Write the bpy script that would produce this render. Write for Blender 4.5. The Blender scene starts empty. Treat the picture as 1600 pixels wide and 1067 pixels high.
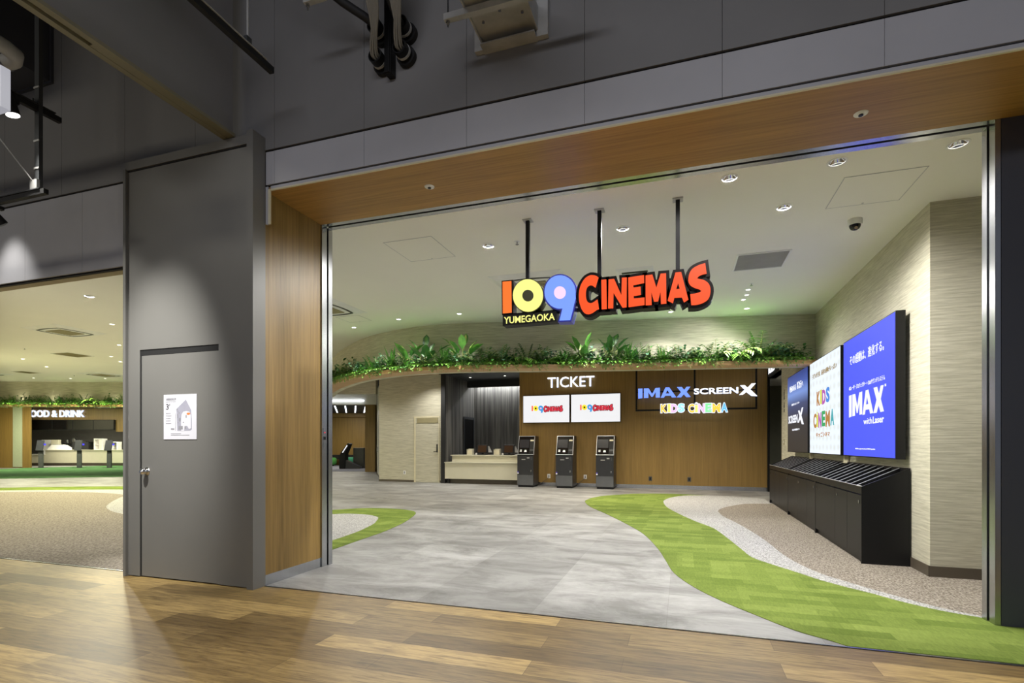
import bpy, bmesh, math, random
from mathutils import Vector, Matrix
# ------------------------------------------------------------------ camera, world, exposure
scene = bpy.context.scene
COL = scene.collection
PI = math.pi
TURN = math.radians(18.11)                      # the view is turned 18 degrees from the shop front's depth axis
CT, ST = math.cos(TURN), math.sin(TURN)
cam_data = bpy.data.cameras.new('camera')
cam_data.sensor_width = 36.0
cam_data.lens = 18.30
cam_data.shift_y = 0.1003
cam_data.clip_start = 0.05
cam_data.clip_end = 200
cam = bpy.data.objects.new('camera', cam_data)
COL.objects.link(cam)
cam.location = (0, 0, 1.2)
cam.rotation_euler = (PI / 2, 0, TURN)
scene.camera = cam

world = bpy.data.worlds.new('world')
scene.world = world
world.use_nodes = True
bg = world.node_tree.nodes['Background']
bg.inputs[0].default_value = (0.80, 0.86, 1.0, 1)
bg.inputs[1].default_value = 0.15

scene.view_settings.view_transform = 'Standard'
scene.view_settings.look = 'None'
scene.view_settings.gamma = 1
scene.view_settings.exposure = 0.2
scene.view_settings.use_curve_mapping = False

LIGHT = dict(down=150.0, small=100.0, wing=310.0)

def spot(name, loc, watts, col=(1, 0.93, 0.80), deg=110, blend=0.6, aim=(0, 0, -1), size=0.05):
    l = bpy.data.lights.new(name, 'SPOT')
    l.energy = watts
    l.color = col
    l.spot_size = math.radians(deg)
    l.spot_blend = blend
    l.shadow_soft_size = size
    o = bpy.data.objects.new(name, l)
    COL.objects.link(o)
    o.location = loc
    o.rotation_euler = Vector(aim).to_track_quat('-Z', 'Y').to_euler()
    return o

def area(name, loc, watts, sx, sy, col=(1, 0.95, 0.85), aim=(0, 0, -1), up='Y'):
    l = bpy.data.lights.new(name, 'AREA')
    l.energy = watts
    l.color = col
    l.shape = 'RECTANGLE'
    l.size = sx
    l.size_y = sy
    o = bpy.data.objects.new(name, l)
    COL.objects.link(o)
    o.location = loc
    o.rotation_euler = Vector(aim).to_track_quat('-Z', up).to_euler()
    return o

WARM = (1, 0.86, 0.66)
NEUT = (1, 0.97, 0.925)
COOL = (0.86, 0.92, 1.0)
# track spots of the mall aisle (their fixtures hang above and behind the view)
spot('track_lamp', (-5.155, 2.76, 3.85), 120, (1, 0.97, 0.90), 46, 0.9, (0.70, 0.66, -2.60))
spot('aisle_spot', (-4.02, 1.62, 4.75), 1350, (1, 0.98, 0.93), 30, 1.0, (-0.46, 1.81, -3.30))
spot('aisle_spot', (-6.62, 3.12, 3.75), 60, (1, 0.97, 0.90), 60, 0.9, (0.0, 0.30, -1))
spot('aisle_spot', (-3.75, 1.75, 4.6), 190, (1, 0.93, 0.80), 34, 0.9, (0.02, 0.05, -1))
spot('aisle_spot', (-3.2, 1.2, 4.6), 120, WARM, 70, 0.8, (0.05, 0.1, -1))
spot('aisle_spot', (-1.6, 0.9, 4.6), 110, WARM, 80, 0.8, (0, 0.15, -1))
spot('aisle_spot', (0.6, 1.0, 4.6), 100, NEUT, 80, 0.8, (0, 0.15, -1))
spot('aisle_spot', (2.2, 1.4, 4.6), 70, COOL, 80, 0.8, (0, 0.25, -1))
area('aisle_fill_light', (-0.8, -2.6, 5.3), 115, 5.0, 0.6, (0.92, 0.93, 1.0), (0, 0.45, -0.6))  # this and the next: unseen fill added to raise the mall's ambient light
area('aisle_fill_light', (-7.2, -1.4, 5.3), 40, 3.0, 0.6, (1, 0.93, 0.78), (0, 0.45, -0.6))

# ------------------------------------------------------------------ small tools
def s2l(v):
    v /= 255.0
    return v / 12.92 if v <= 0.04045 else ((v + 0.055) / 1.055) ** 2.4

def rgb(r, g, b):
    return (s2l(r), s2l(g), s2l(b), 1.0)

def new_mat(name):
    m = bpy.data.materials.new(name)
    m.use_nodes = True
    return m, m.node_tree, m.node_tree.nodes['Principled BSDF']

def ramp(nt, c1, c2, p1=0.3, p2=0.7):
    r = nt.nodes.new('ShaderNodeValToRGB')
    r.color_ramp.elements[0].color = c1
    r.color_ramp.elements[0].position = p1
    r.color_ramp.elements[1].color = c2
    r.color_ramp.elements[1].position = p2
    return r

def coords(nt, scale=(1, 1, 1), rotz=0.0, loc=(0, 0, 0)):
    tc = nt.nodes.new('ShaderNodeTexCoord')
    mp = nt.nodes.new('ShaderNodeMapping')
    mp.inputs['Scale'].default_value = scale
    mp.inputs['Rotation'].default_value = (0, 0, rotz)
    mp.inputs['Location'].default_value = loc
    nt.links.new(tc.outputs['Object'], mp.inputs['Vector'])
    return mp

def noise(nt, vec, scale, detail=4, rough=0.55):
    n = nt.nodes.new('ShaderNodeTexNoise')
    n.inputs['Scale'].default_value = scale
    n.inputs['Detail'].default_value = detail
    n.inputs['Roughness'].default_value = rough
    nt.links.new(vec.outputs[0], n.inputs['Vector'])
    return n

def mixc(nt, a, b, fac, mode='MIX'):
    m = nt.nodes.new('ShaderNodeMix')
    m.data_type = 'RGBA'
    m.blend_type = mode
    for s, v in ((m.inputs[6], a), (m.inputs[7], b)):
        if isinstance(v, tuple):
            s.default_value = v
        else:
            nt.links.new(v, s)
    if isinstance(fac, float):
        m.inputs[0].default_value = fac
    else:
        nt.links.new(fac, m.inputs[0])
    return m.outputs[2]

def bump(nt, b, height, strength=0.2, dist=0.01):
    n = nt.nodes.new('ShaderNodeBump')
    n.inputs['Strength'].default_value = strength
    n.inputs['Distance'].default_value = dist
    nt.links.new(height, n.inputs['Height'])
    nt.links.new(n.outputs[0], b.inputs['Normal'])

def plain(name, col, rough=0.5, metal=0.0, var=0.06, scale=6.0, spec=0.5, stretch=(1, 1, 1)):
    m, nt, b = new_mat(name)
    n = noise(nt, coords(nt, stretch), scale)
    lo = tuple(c * (1 - var) for c in col[:3]) + (1,)
    hi = tuple(min(1, c * (1 + var)) for c in col[:3]) + (1,)
    r = ramp(nt, lo, hi)
    nt.links.new(n.outputs[0], r.inputs[0])
    nt.links.new(r.outputs[0], b.inputs['Base Color'])
    b.inputs['Roughness'].default_value = rough
    b.inputs['Metallic'].default_value = metal
    b.inputs['Specular IOR Level'].default_value = spec
    return m

def glow(name, col, strength=1.0):
    m, nt, b = new_mat(name)
    n = noise(nt, coords(nt), 3.0)
    lo = tuple(c * 0.97 for c in col[:3]) + (1,)
    r = ramp(nt, lo, col)
    nt.links.new(n.outputs[0], r.inputs[0])
    nt.links.new(r.outputs[0], b.inputs['Emission Color'])
    b.inputs['Base Color'].default_value = (0.02, 0.02, 0.02, 1)
    b.inputs['Emission Strength'].default_value = strength
    b.inputs['Roughness'].default_value = 0.6
    b.inputs['Specular IOR Level'].default_value = 0.08
    return m

def wood(name, dark, light, grain='z', fine=46.0, rough=0.45, cut=(0.32, 0.68)):
    st = {'z': (1, 1, 0.035), 'x': (0.035, 1, 1), 'y': (1, 0.035, 1)}[grain]
    m, nt, b = new_mat(name)
    mp = coords(nt, st)
    n1 = noise(nt, mp, fine, 3, 0.6)
    n2 = noise(nt, mp, fine * 0.16, 3, 0.5)
    r1 = ramp(nt, dark, light, *cut)
    nt.links.new(n1.outputs[0], r1.inputs[0])
    mid = tuple((a * 0.55 + c * 0.45) for a, c in zip(dark, light))
    r2 = ramp(nt, mid, light, 0.35, 0.65)
    nt.links.new(n2.outputs[0], r2.inputs[0])
    out = mixc(nt, r1.outputs[0], r2.outputs[0], 0.5)
    nt.links.new(out, b.inputs['Base Color'])
    b.inputs['Roughness'].default_value = rough
    return m

# ------------------------------------------------------------------ materials
M = {}
M['oak_upright'] = wood('oak upright grain', rgb(100, 78, 34), rgb(154, 124, 66), 'z')
M['oak_lengthwise'] = wood('oak lengthwise grain', rgb(126, 90, 38), rgb(178, 134, 66), 'x')
M['oak_hall'] = wood('oak hall panelling', rgb(112, 88, 42), rgb(150, 120, 62), 'z', 30.0)
M['oak_rim'] = wood('oak planter rim', rgb(164, 128, 82), rgb(204, 164, 114), 'x', 30.0)
M['charred'] = wood('charred timber boards', rgb(10, 10, 11), rgb(120, 118, 112), 'z', 10.0, 0.6, cut=(0.42, 0.60))
M['mall_paint'] = plain('dark grey painted board', rgb(124, 123, 123), 0.5, 0, 0.05, 1.6)
M['band_paint'] = plain('mid grey band panel', rgb(178, 178, 183), 0.42, 0, 0.05, 1.6)
M['box_paint'] = plain('warm grey painted steel', rgb(114, 113, 109), 0.40, 0, 0.03, 2.0)
M['slate_paint'] = plain('slate grey painted steel', rgb(64, 66, 74), 0.42, 0, 0.03, 2.0)
M['gap'] = plain('black shadow gap', rgb(12, 12, 12), 0.8)
M['black'] = plain('black satin', rgb(17, 17, 18), 0.42, 0, 0.06, 6.0, 0.3)
M['matt_black'] = plain('matt black', rgb(20, 20, 21), 0.7)
M['gloss_black'] = plain('black glass', rgb(20, 20, 22), 0.12)
M['dark_grey'] = plain('dark grey metal', rgb(70, 72, 74), 0.4, 0.3)
M['steel'] = plain('brushed stainless steel', rgb(178, 180, 184), 0.26, 1.0, 0.05, 30.0, 0.5, (1, 1, 0.05))
M['chrome'] = plain('bright chrome', rgb(225, 226, 228), 0.08, 1.0, 0.02)
M['galv'] = plain('galvanised steel', rgb(172, 172, 170), 0.45, 0.1, 0.14, 8.0)
M['silver'] = plain('silver lacquer', rgb(196, 198, 202), 0.3, 0.35)
M['cream'] = plain('cream trim', rgb(214, 206, 176), 0.5)
M['tan_metal'] = plain('tan painted steel', rgb(128, 123, 102), 0.45)
M['white'] = plain('white plastic', rgb(232, 232, 230), 0.4)
M['ceiling'] = plain('painted plaster ceiling', rgb(238, 236, 228), 0.85, 0, 0.015, 0.9)
M['mall_ceiling'] = plain('dark mall ceiling', rgb(46, 46, 48), 0.9)
M['header_soffit'] = plain('taupe plaster', rgb(168, 152, 118), 0.7)
M['counter'] = plain('putty laminate', rgb(202, 198, 176), 0.42, 0, 0.02)
M['grey_door'] = plain('pale grey door', rgb(178, 178, 172), 0.45)
M['kiosk_body'] = plain('charcoal kiosk shell', rgb(40, 41, 44), 0.33)
M['kiosk_kick'] = plain('polished dark grey panel', rgb(96, 98, 101), 0.18, 0.35)
M['green_seat'] = plain('green upholstery', rgb(74, 150, 70), 0.8, 0, 0.12)
M['teal_seat'] = plain('teal upholstery', rgb(38, 122, 92), 0.8, 0, 0.12)
M['paper'] = plain('white notice paper', rgb(212, 212, 220), 0.6, 0, 0.01)
M['paper_grey'] = plain('pale grey print', rgb(158, 158, 172), 0.6)
M['ink'] = plain('dark grey print', rgb(66, 66, 70), 0.6)
M['ink_soft'] = plain('mid grey print', rgb(140, 140, 146), 0.6)
M['orange'] = plain('orange print', rgb(236, 128, 66), 0.6)
M['cable'] = plain('grey cable sheath', rgb(118, 114, 104), 0.6)
M['grille'] = plain('grey grille', rgb(186, 186, 188), 0.6)
M['grille_warm'] = plain('taupe grille', rgb(150, 142, 108), 0.6)
M['stair_dark'] = plain('dark brown skirting', rgb(84, 76, 64), 0.5)
M['olive_wall'] = plain('olive corridor wall', rgb(120, 120, 104), 0.8)
M['kitchen_wall'] = plain('dark kitchen wall', rgb(84, 82, 78), 0.7)
M['soil'] = plain('brown planting soil', rgb(70, 48, 30), 0.9, 0, 0.3, 60)
M['purple_sticker'] = plain('violet sticker', rgb(86, 70, 170), 0.5)

def make_wallpaper():
    m, nt, b = new_mat('woven beige wall covering')
    mp = coords(nt, (1.3, 1.3, 26))
    n = noise(nt, mp, 2.6, 5, 0.65)
    r = ramp(nt, rgb(172, 168, 148), rgb(206, 202, 182), 0.34, 0.66)
    nt.links.new(n.outputs[0], r.inputs[0])
    nt.links.new(r.outputs[0], b.inputs['Base Color'])
    b.inputs['Roughness'].default_value = 0.85
    bump(nt, b, n.outputs[0], 0.2, 0.004)
    return m
M['wallpaper'] = make_wallpaper()

def make_planks():
    m, nt, b = new_mat('brown plank flooring')
    mp = coords(nt, (1, 1, 1), 0, (0.31, 0.07, 0))
    br = nt.nodes.new('ShaderNodeTexBrick')
    br.offset = 0.37
    br.offset_frequency = 2
    br.inputs['Color1'].default_value = rgb(110, 88, 48)
    br.inputs['Color2'].default_value = rgb(190, 162, 104)
    br.inputs['Mortar'].default_value = rgb(84, 62, 38)
    br.inputs['Scale'].default_value = 1.0
    br.inputs['Mortar Size'].default_value = 0.0012
    br.inputs['Mortar Smooth'].default_value = 0.1
    br.inputs['Bias'].default_value = 0.0
    br.inputs['Brick Width'].default_value = 1.30
    br.inputs['Row Height'].default_value = 0.19
    nt.links.new(mp.outputs[0], br.inputs['Vector'])
    g = noise(nt, coords(nt, (0.9, 9, 9)), 5.0, 6, 0.62)
    g.inputs['Distortion'].default_value = 0.7
    r = ramp(nt, (0.36, 0.32, 0.28, 1), (1.0, 1.0, 1.0, 1), 0.34, 0.60)
    nt.links.new(g.outputs[0], r.inputs[0])
    out = mixc(nt, br.outputs['Color'], r.outputs[0], 0.85, 'MULTIPLY')
    nt.links.new(out, b.inputs['Base Color'])
    b.inputs['Roughness'].default_value = 0.42
    bump(nt, b, br.outputs['Fac'], -0.08, 0.002)
    return m
M['planks'] = make_planks()

def make_stone():
    m, nt, b = new_mat('cloudy grey floor tile')
    br = nt.nodes.new('ShaderNodeTexBrick')
    br.offset = 0.5
    br.inputs['Color1'].default_value = rgb(158, 158, 156)
    br.inputs['Color2'].default_value = rgb(180, 180, 178)
    br.inputs['Mortar'].default_value = rgb(152, 150, 146)
    br.inputs['Scale'].default_value = 1.0
    br.inputs['Mortar Size'].default_value = 0.0015
    br.inputs['Brick Width'].default_value = 0.92
    br.inputs['Row Height'].default_value = 0.92
    nt.links.new(coords(nt, (1, 1, 1), PI / 2, (0.2, 0.1, 0)).outputs[0], br.inputs['Vector'])
    n = noise(nt, coords(nt, (0.85, 1.7, 1)), 1.3, 10, 0.74)
    n.inputs['Distortion'].default_value = 0.5
    r = ramp(nt, (0.34, 0.335, 0.325, 1), (0.87, 0.87, 0.87, 1), 0.38, 0.61)
    nt.links.new(n.outputs[0], r.inputs[0])
    out = mixc(nt, br.outputs['Color'], r.outputs[0], 0.9, 'MULTIPLY')
    nt.links.new(out, b.inputs['Base Color'])
    b.inputs['Roughness'].default_value = 0.5
    return m
M['stone'] = make_stone()

def make_lime(name, c1, c2):
    m, nt, b = new_mat(name)
    mp = coords(nt, (1, 1, 1), 0.0)
    br = nt.nodes.new('ShaderNodeTexBrick')
    br.offset = 0.5
    br.inputs['Color1'].default_value = c1
    br.inputs['Color2'].default_value = c2
    br.inputs['Mortar'].default_value = tuple((x + y) / 2 for x, y in zip(c1, c2))
    br.inputs['Scale'].default_value = 1.0
    br.inputs['Mortar Size'].default_value = 0.0
    br.inputs['Brick Width'].default_value = 0.5
    br.inputs['Row Height'].default_value = 0.125
    nt.links.new(mp.outputs[0], br.inputs['Vector'])
    b2 = nt.nodes.new('ShaderNodeTexBrick')
    b2.offset = 0.5
    b2.inputs['Color1'].default_value = (0.72, 0.76, 0.66, 1)
    b2.inputs['Color2'].default_value = (1, 1, 1, 1)
    b2.inputs['Mortar'].default_value = (0.86, 0.88, 0.83, 1)
    b2.inputs['Scale'].default_value = 1.0
    b2.inputs['Mortar Size'].default_value = 0.0
    b2.inputs['Brick Width'].default_value = 0.36
    b2.inputs['Row Height'].default_value = 0.16
    nt.links.new(coords(nt, (1, 1, 1), PI / 2, (0.13, 0.05, 0)).outputs[0], b2.inputs['Vector'])
    n = noise(nt, coords(nt, (7, 1.6, 1)), 9.0, 4, 0.7)
    f = noise(nt, coords(nt), 260.0, 2, 0.6)
    r = ramp(nt, (0.62, 0.62, 0.62, 1), (1, 1, 1, 1), 0.3, 0.7)
    nt.links.new(n.outputs[0], r.inputs[0])
    r2 = ramp(nt, (0.7, 0.7, 0.7, 1), (1, 1, 1, 1), 0.3, 0.7)
    nt.links.new(f.outputs[0], r2.inputs[0])
    out = mixc(nt, br.outputs['Color'], b2.outputs['Color'], 0.8, 'MULTIPLY')
    out = mixc(nt, out, r.outputs[0], 0.7, 'MULTIPLY')
    out = mixc(nt, out, r2.outputs[0], 0.7, 'MULTIPLY')
    nt.links.new(out, b.inputs['Base Color'])
    b.inputs['Roughness'].default_value = 0.95
    b.inputs['Specular IOR Level'].default_value = 0.1
    bump(nt, b, f.outputs[0], 0.5, 0.004)
    return m
M['lime'] = make_lime('lime green carpet tile', rgb(120, 140, 64), rgb(148, 166, 84))
M['deep_green'] = make_lime('deep green carpet tile', rgb(84, 128, 80), rgb(106, 152, 98))

def make_speckle(name, c1, c2, scale, stretch=(1, 1, 1), p1=0.40, p2=0.60, second=None):
    m, nt, b = new_mat(name)
    n = noise(nt, coords(nt, stretch), scale, 3, 0.75)
    r = ramp(nt, c1, c2, p1, p2)
    nt.links.new(n.outputs[0], r.inputs[0])
    nt.links.new(r.outputs[0], b.inputs['Base Color'])
    b.inputs['Roughness'].default_value = 0.95
    b.inputs['Specular IOR Level'].default_value = 0.1
    bump(nt, b, n.outputs[0], 0.4, 0.004)
    return m
M['speckle'] = make_speckle('speckled grey carpet', rgb(120, 119, 118), rgb(200, 199, 197), 70.0)
M['brown_carpet'] = make_speckle('brown fleck carpet', rgb(104, 96, 86), rgb(164, 156, 144), 42.0, (1.6, 0.8, 1))

M['sign_white'] = glow('lit white sign face', (0.92, 0.95, 1.0, 1), 1.7)
M['kid_white'] = glow('lit white letter rim', (0.92, 0.95, 1.0, 1), 1.1)
M['sign_blue'] = glow('lit blue sign face', (0.16, 0.28, 1.0, 1), 1.3)
M['sign_halo'] = glow('lit halo edge', (0.45, 0.6, 1.0, 1), 1.5)
M['sign_red'] = glow('lit red sign face', rgb(255, 84, 34), 1.0)
M['sign_orange'] = glow('lit orange sign face', rgb(255, 118, 46), 1.0)
M['sign_yellow'] = glow('lit yellow sign face', rgb(252, 250, 140), 1.0)
M['sign_sky'] = glow('lit sky blue sign face', rgb(122, 158, 255), 1.0)
M['sign_pink'] = glow('lit pink sign face', rgb(250, 212, 246), 1.0)
M['sign_rim'] = plain('black sign return', rgb(14, 7, 7), 0.55, 0, 0.06, 6.0, 0.2)
M['sign_rim_blue'] = plain('blue sign return', rgb(24, 36, 190), 0.3)
M['sign_rim_olive'] = plain('olive sign return', rgb(74, 72, 10), 0.35)
M['lamp'] = glow('lamp lens', (1.0, 0.97, 0.88, 1), 7.0)
M['lamp_cool'] = glow('cool lamp lens', (0.86, 0.92, 1.0, 1), 4.0)
M['display_white'] = glow('white display', (0.80, 0.80, 0.81, 1), 1.0)
M['poster_blue'] = glow('blue lightbox print', rgb(70, 84, 246), 1.05)
M['poster_text'] = glow('white lightbox lettering', (0.90, 0.92, 1.0, 1), 1.0)
M['poster_kids'] = glow('pale patterned lightbox print', rgb(222, 232, 244), 1.0)
M['blue_led'] = glow('blue indicator', (0.06, 0.05, 0.9, 1), 1.5)
M['case_light'] = glow('warm display case light', (1, 0.86, 0.6, 1), 1.0)
def flatcol(key, r, g, b, k=1.0):
    M[key] = glow(key.replace('_', ' '), rgb(r, g, b), k)
flatcol('print_brown', 176, 122, 60); flatcol('print_lime', 206, 216, 66); flatcol('print_purple', 176, 82, 168)
flatcol('print_blue', 66, 130, 214); flatcol('print_green', 52, 160, 92); flatcol('print_teal', 60, 160, 168)
flatcol('print_gold', 150, 128, 84); flatcol('print_red', 214, 52, 70); flatcol('print_orange', 240, 108, 70)
flatcol('print_yellow', 250, 226, 50); flatcol('print_sky', 60, 150, 216); flatcol('print_black', 30, 26, 20)
flatcol('print_dark_red', 92, 24, 30); flatcol('print_pink', 240, 180, 214)
flatcol('kid_gold', 240, 190, 70, 1.3); flatcol('kid_lime', 226, 244, 110, 1.3); flatcol('kid_violet', 226, 176, 248, 1.3)
flatcol('kid_sky', 150, 214, 252, 1.3); flatcol('kid_green', 130, 226, 150, 1.3); flatcol('kid_blue', 96, 176, 240, 1.3)

def make_night_poster():
    m, nt, b = new_mat('dark blue lightbox print')
    tc = nt.nodes.new('ShaderNodeTexCoord')
    sp = nt.nodes.new('ShaderNodeSeparateXYZ')
    nt.links.new(tc.outputs['Object'], sp.inputs[0])
    mr = nt.nodes.new('ShaderNodeMapRange')
    mr.inputs[1].default_value = 1.05
    mr.inputs[2].default_value = 2.52
    nt.links.new(sp.outputs[2], mr.inputs[0])
    r = nt.nodes.new('ShaderNodeValToRGB')
    cr = r.color_ramp
    cr.elements[0].position = 0.0; cr.elements[0].color = rgb(34, 30, 30)
    cr.elements[1].position = 1.0; cr.elements[1].color = rgb(40, 58, 120)
    for p, c in ((0.40, rgb(36, 34, 40)), (0.60, rgb(48, 60, 104)), (0.74, rgb(110, 140, 206)), (0.86, rgb(60, 84, 160))):
        e = cr.elements.new(p); e.color = c
    nt.links.new(mr.outputs[0], r.inputs[0])
    nt.links.new(r.outputs[0], b.inputs['Emission Color'])
    b.inputs['Emission Strength'].default_value = 1.0
    b.inputs['Base Color'].default_value = (0.02, 0.02, 0.02, 1)
    return m
M['poster_night'] = make_night_poster()

def make_kids_poster():
    m, nt, b = new_mat('pale patterned lightbox print')
    mp = coords(nt, (1, 5.0, 7.0))
    v = nt.nodes.new('ShaderNodeTexVoronoi')
    v.inputs['Scale'].default_value = 1.0
    v.inputs['Randomness'].default_value = 0.15
    nt.links.new(mp.outputs[0], v.inputs['Vector'])
    r = ramp(nt, rgb(216, 222, 220), rgb(226, 236, 248), 0.18, 0.42)
    nt.links.new(v.outputs['Distance'], r.inputs[0])
    nt.links.new(r.outputs[0], b.inputs['Emission Color'])
    b.inputs['Emission Strength'].default_value = 1.0
    b.inputs['Base Color'].default_value = (0.02, 0.02, 0.02, 1)
    return m
M['poster_kids'] = make_kids_poster()

def leaf_mat(name, c1, c2, rough=0.4):
    m, nt, b = new_mat(name)
    n = noise(nt, coords(nt), 14.0, 3)
    r = ramp(nt, c1, c2, 0.3, 0.7)
    nt.links.new(n.outputs[0], r.inputs[0])
    nt.links.new(r.outputs[0], b.inputs['Base Color'])
    b.inputs['Roughness'].default_value = rough
    return m
M['leaf_dark'] = leaf_mat('dark green leaf', rgb(36, 82, 40), rgb(78, 130, 60))
M['leaf_mid'] = leaf_mat('mid green leaf', rgb(58, 116, 48), rgb(116, 172, 74))
M['leaf_light'] = leaf_mat('fresh green leaf', rgb(74, 146, 50), rgb(150, 196, 84))
M['leaf_blue'] = leaf_mat('blue green leaf', rgb(62, 112, 86), rgb(118, 160, 126))
M['leaf_pale'] = leaf_mat('pale yellow leaf heart', rgb(178, 184, 110), rgb(222, 216, 150))
M['leaf_stem'] = leaf_mat('pale plant stem', rgb(110, 124, 66), rgb(160, 160, 98))

# ------------------------------------------------------------------ mesh tools
class MB:
    """Collects faces, then links them as one mesh object."""
    def __init__(self):
        self.v, self.f, self.mi = [], [], []
    def add(self, verts, faces, mi=0):
        k = len(self.v)
        self.v += [tuple(p) for p in verts]
        for f in faces:
            self.f.append(tuple(i + k for i in f))
            self.mi.append(mi)
        return self
    def box(self, x0, x1, y0, y1, z0, z1, mi=0):
        v = [(x0, y0, z0), (x1, y0, z0), (x1, y1, z0), (x0, y1, z0), (x0, y0, z1), (x1, y0, z1), (x1, y1, z1), (x0, y1, z1)]
        return self.add(v, [(3, 2, 1, 0), (4, 5, 6, 7), (0, 1, 5, 4), (1, 2, 6, 5), (2, 3, 7, 6), (3, 0, 4, 7)], mi)
    def hexa(self, b, t, mi=0):
        return self.add(list(b) + list(t), [(3, 2, 1, 0), (4, 5, 6, 7), (0, 1, 5, 4), (1, 2, 6, 5), (2, 3, 7, 6), (3, 0, 4, 7)], mi)
    def cyl(self, p0, p1, r0, r1=None, n=14, caps=True, mi=0):
        r1 = r0 if r1 is None else r1
        p0, p1 = Vector(p0), Vector(p1)
        d = (p1 - p0).normalized()
        a = d.orthogonal().normalized()
        b = d.cross(a)
        v = []
        for p, r in ((p0, r0), (p1, r1)):
            for i in range(n):
                t = 2 * PI * i / n
                v.append(p + a * (r * math.cos(t)) + b * (r * math.sin(t)))
        f = [(i, (i + 1) % n, n + (i + 1) % n, n + i) for i in range(n)]
        if caps:
            f += [tuple(reversed(range(n))), tuple(range(n, 2 * n))]
        return self.add(v, f, mi)
    def ring(self, c, axis, r_in, r_out, h, n=24, mi=0):
        c, axis = Vector(c), Vector(axis).normalized()
        a = axis.orthogonal().normalized()
        b = axis.cross(a)
        v = []
        for k, r in ((0, r_in), (0, r_out), (h, r_out), (h, r_in)):
            for i in range(n):
                t = 2 * PI * i / n
                v.append(c + axis * k + a * (r * math.cos(t)) + b * (r * math.sin(t)))
        f = []
        for q in range(4):
            for i in range(n):
                j = (i + 1) % n
                f.append((q * n + i, q * n + j, ((q + 1) % 4) * n + j, ((q + 1) % 4) * n + i))
        return self.add(v, f, mi)
    def tube(self, pts, r, n=8, mi=0):
        pts = [Vector(p) for p in pts]
        v, prev = [], None
        for i, p in enumerate(pts):
            d = (pts[min(i + 1, len(pts) - 1)] - pts[max(i - 1, 0)]).normalized()
            a = d.orthogonal().normalized() if prev is None else (prev - d * prev.dot(d)).normalized()
            prev = a
            b = d.cross(a)
            for k in range(n):
                t = 2 * PI * k / n
                v.append(p + a * (r * math.cos(t)) + b * (r * math.sin(t)))
        f = []
        for i in range(len(pts) - 1):
            for k in range(n):
                j = (k + 1) % n
                f.append((i * n + k, i * n + j, (i + 1) * n + j, (i + 1) * n + k))
        f += [tuple(reversed(range(n))), tuple(range((len(pts) - 1) * n, len(pts) * n))]
        return self.add(v, f, mi)
    def lathe(self, prof, c=(0, 0, 0), n=24, mi=0):
        cx, cy, cz = c
        v = []
        for r, z in prof:
            for i in range(n):
                t = 2 * PI * i / n
                v.append((cx + r * math.cos(t), cy + r * math.sin(t), cz + z))
        f = []
        for k in range(len(prof) - 1):
            for i in range(n):
                j = (i + 1) % n
                f.append((k * n + i, k * n + j, (k + 1) * n + j, (k + 1) * n + i))
        return self.add(v, f, mi)
    def extrude(self, loops, fn, d0, d1, mi=0, side=None):
        """Flat outline (outer loop, holes after it) given as 2D loops; fn(a, b, depth) places it; faces at d0 and d1."""
        bm = bmesh.new()
        edges, rings = [], []
        for lp in loops:
            vs = [bm.verts.new((p[0], p[1], 0)) for p in lp]
            rings.append(len(vs))
            for i in range(len(vs)):
                edges.append(bm.edges.new((vs[i], vs[(i + 1) % len(vs)])))
        bm.verts.index_update()
        flat = [tuple(v.co[:2]) for v in bm.verts]
        bmesh.ops.triangle_fill(bm, edges=edges, use_beauty=True, use_dissolve=False)
        bm.verts.index_update()
        tris = [tuple(v.index for v in f.verts) for f in bm.faces]
        bm.free()
        n = len(flat)
        v = [fn(a, b, d0) for a, b in flat] + [fn(a, b, d1) for a, b in flat]
        self.add(v, tris + [tuple(i + n for i in t) for t in tris], mi)
        k, f = 0, []
        for m_ in rings:
            for i in range(m_):
                a, b = k + i, k + (i + 1) % m_
                f.append((a, b, b + n, a + n))
            k += m_
        self.add(v, f, mi if side is None else side)
        return self
    def build(self, name, mats, parent=None, smooth=False, bevel=0.0, kind=None, fix=True):
        me = bpy.data.meshes.new(name)
        me.from_pydata(self.v, [], self.f)
        if not isinstance(mats, (list, tuple)):
            mats = [mats]
        for m in mats:
            me.materials.append(M[m] if isinstance(m, str) else m)
        me.polygons.foreach_set('material_index', self.mi)
        if fix:
            bm = bmesh.new()
            bm.from_mesh(me)
            bmesh.ops.remove_doubles(bm, verts=bm.verts, dist=1e-6)
            bmesh.ops.recalc_face_normals(bm, faces=bm.faces)
            bm.to_mesh(me)
            bm.free()
        if smooth:
            me.polygons.foreach_set('use_smooth', [True] * len(me.polygons))
            me.set_sharp_from_angle(angle=math.radians(40))
        o = bpy.data.objects.new(name, me)
        COL.objects.link(o)
        if parent is not None:
            o.parent = parent
            if parent.type == 'EMPTY':
                o.matrix_parent_inverse = Matrix.Translation(-Vector(parent.location))
        if bevel:
            md = o.modifiers.new('edge', 'BEVEL')
            md.width = bevel
            md.segments = 2
            md.limit_method = 'ANGLE'
        if kind:
            o['kind'] = kind
        return o

def struct(name, mb, mat, **k):
    return mb.build(name, mat, kind='structure', **k)

def tag(o, label, cat, group=None):
    o['label'] = label
    o['category'] = cat
    if group:
        o['group'] = group
    return o

def thing(name, loc, label, cat, group=None):
    o = bpy.data.objects.new(name, None)
    o.empty_display_size = 0.1
    COL.objects.link(o)
    o.location = loc
    return tag(o, label, cat, group)

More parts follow.
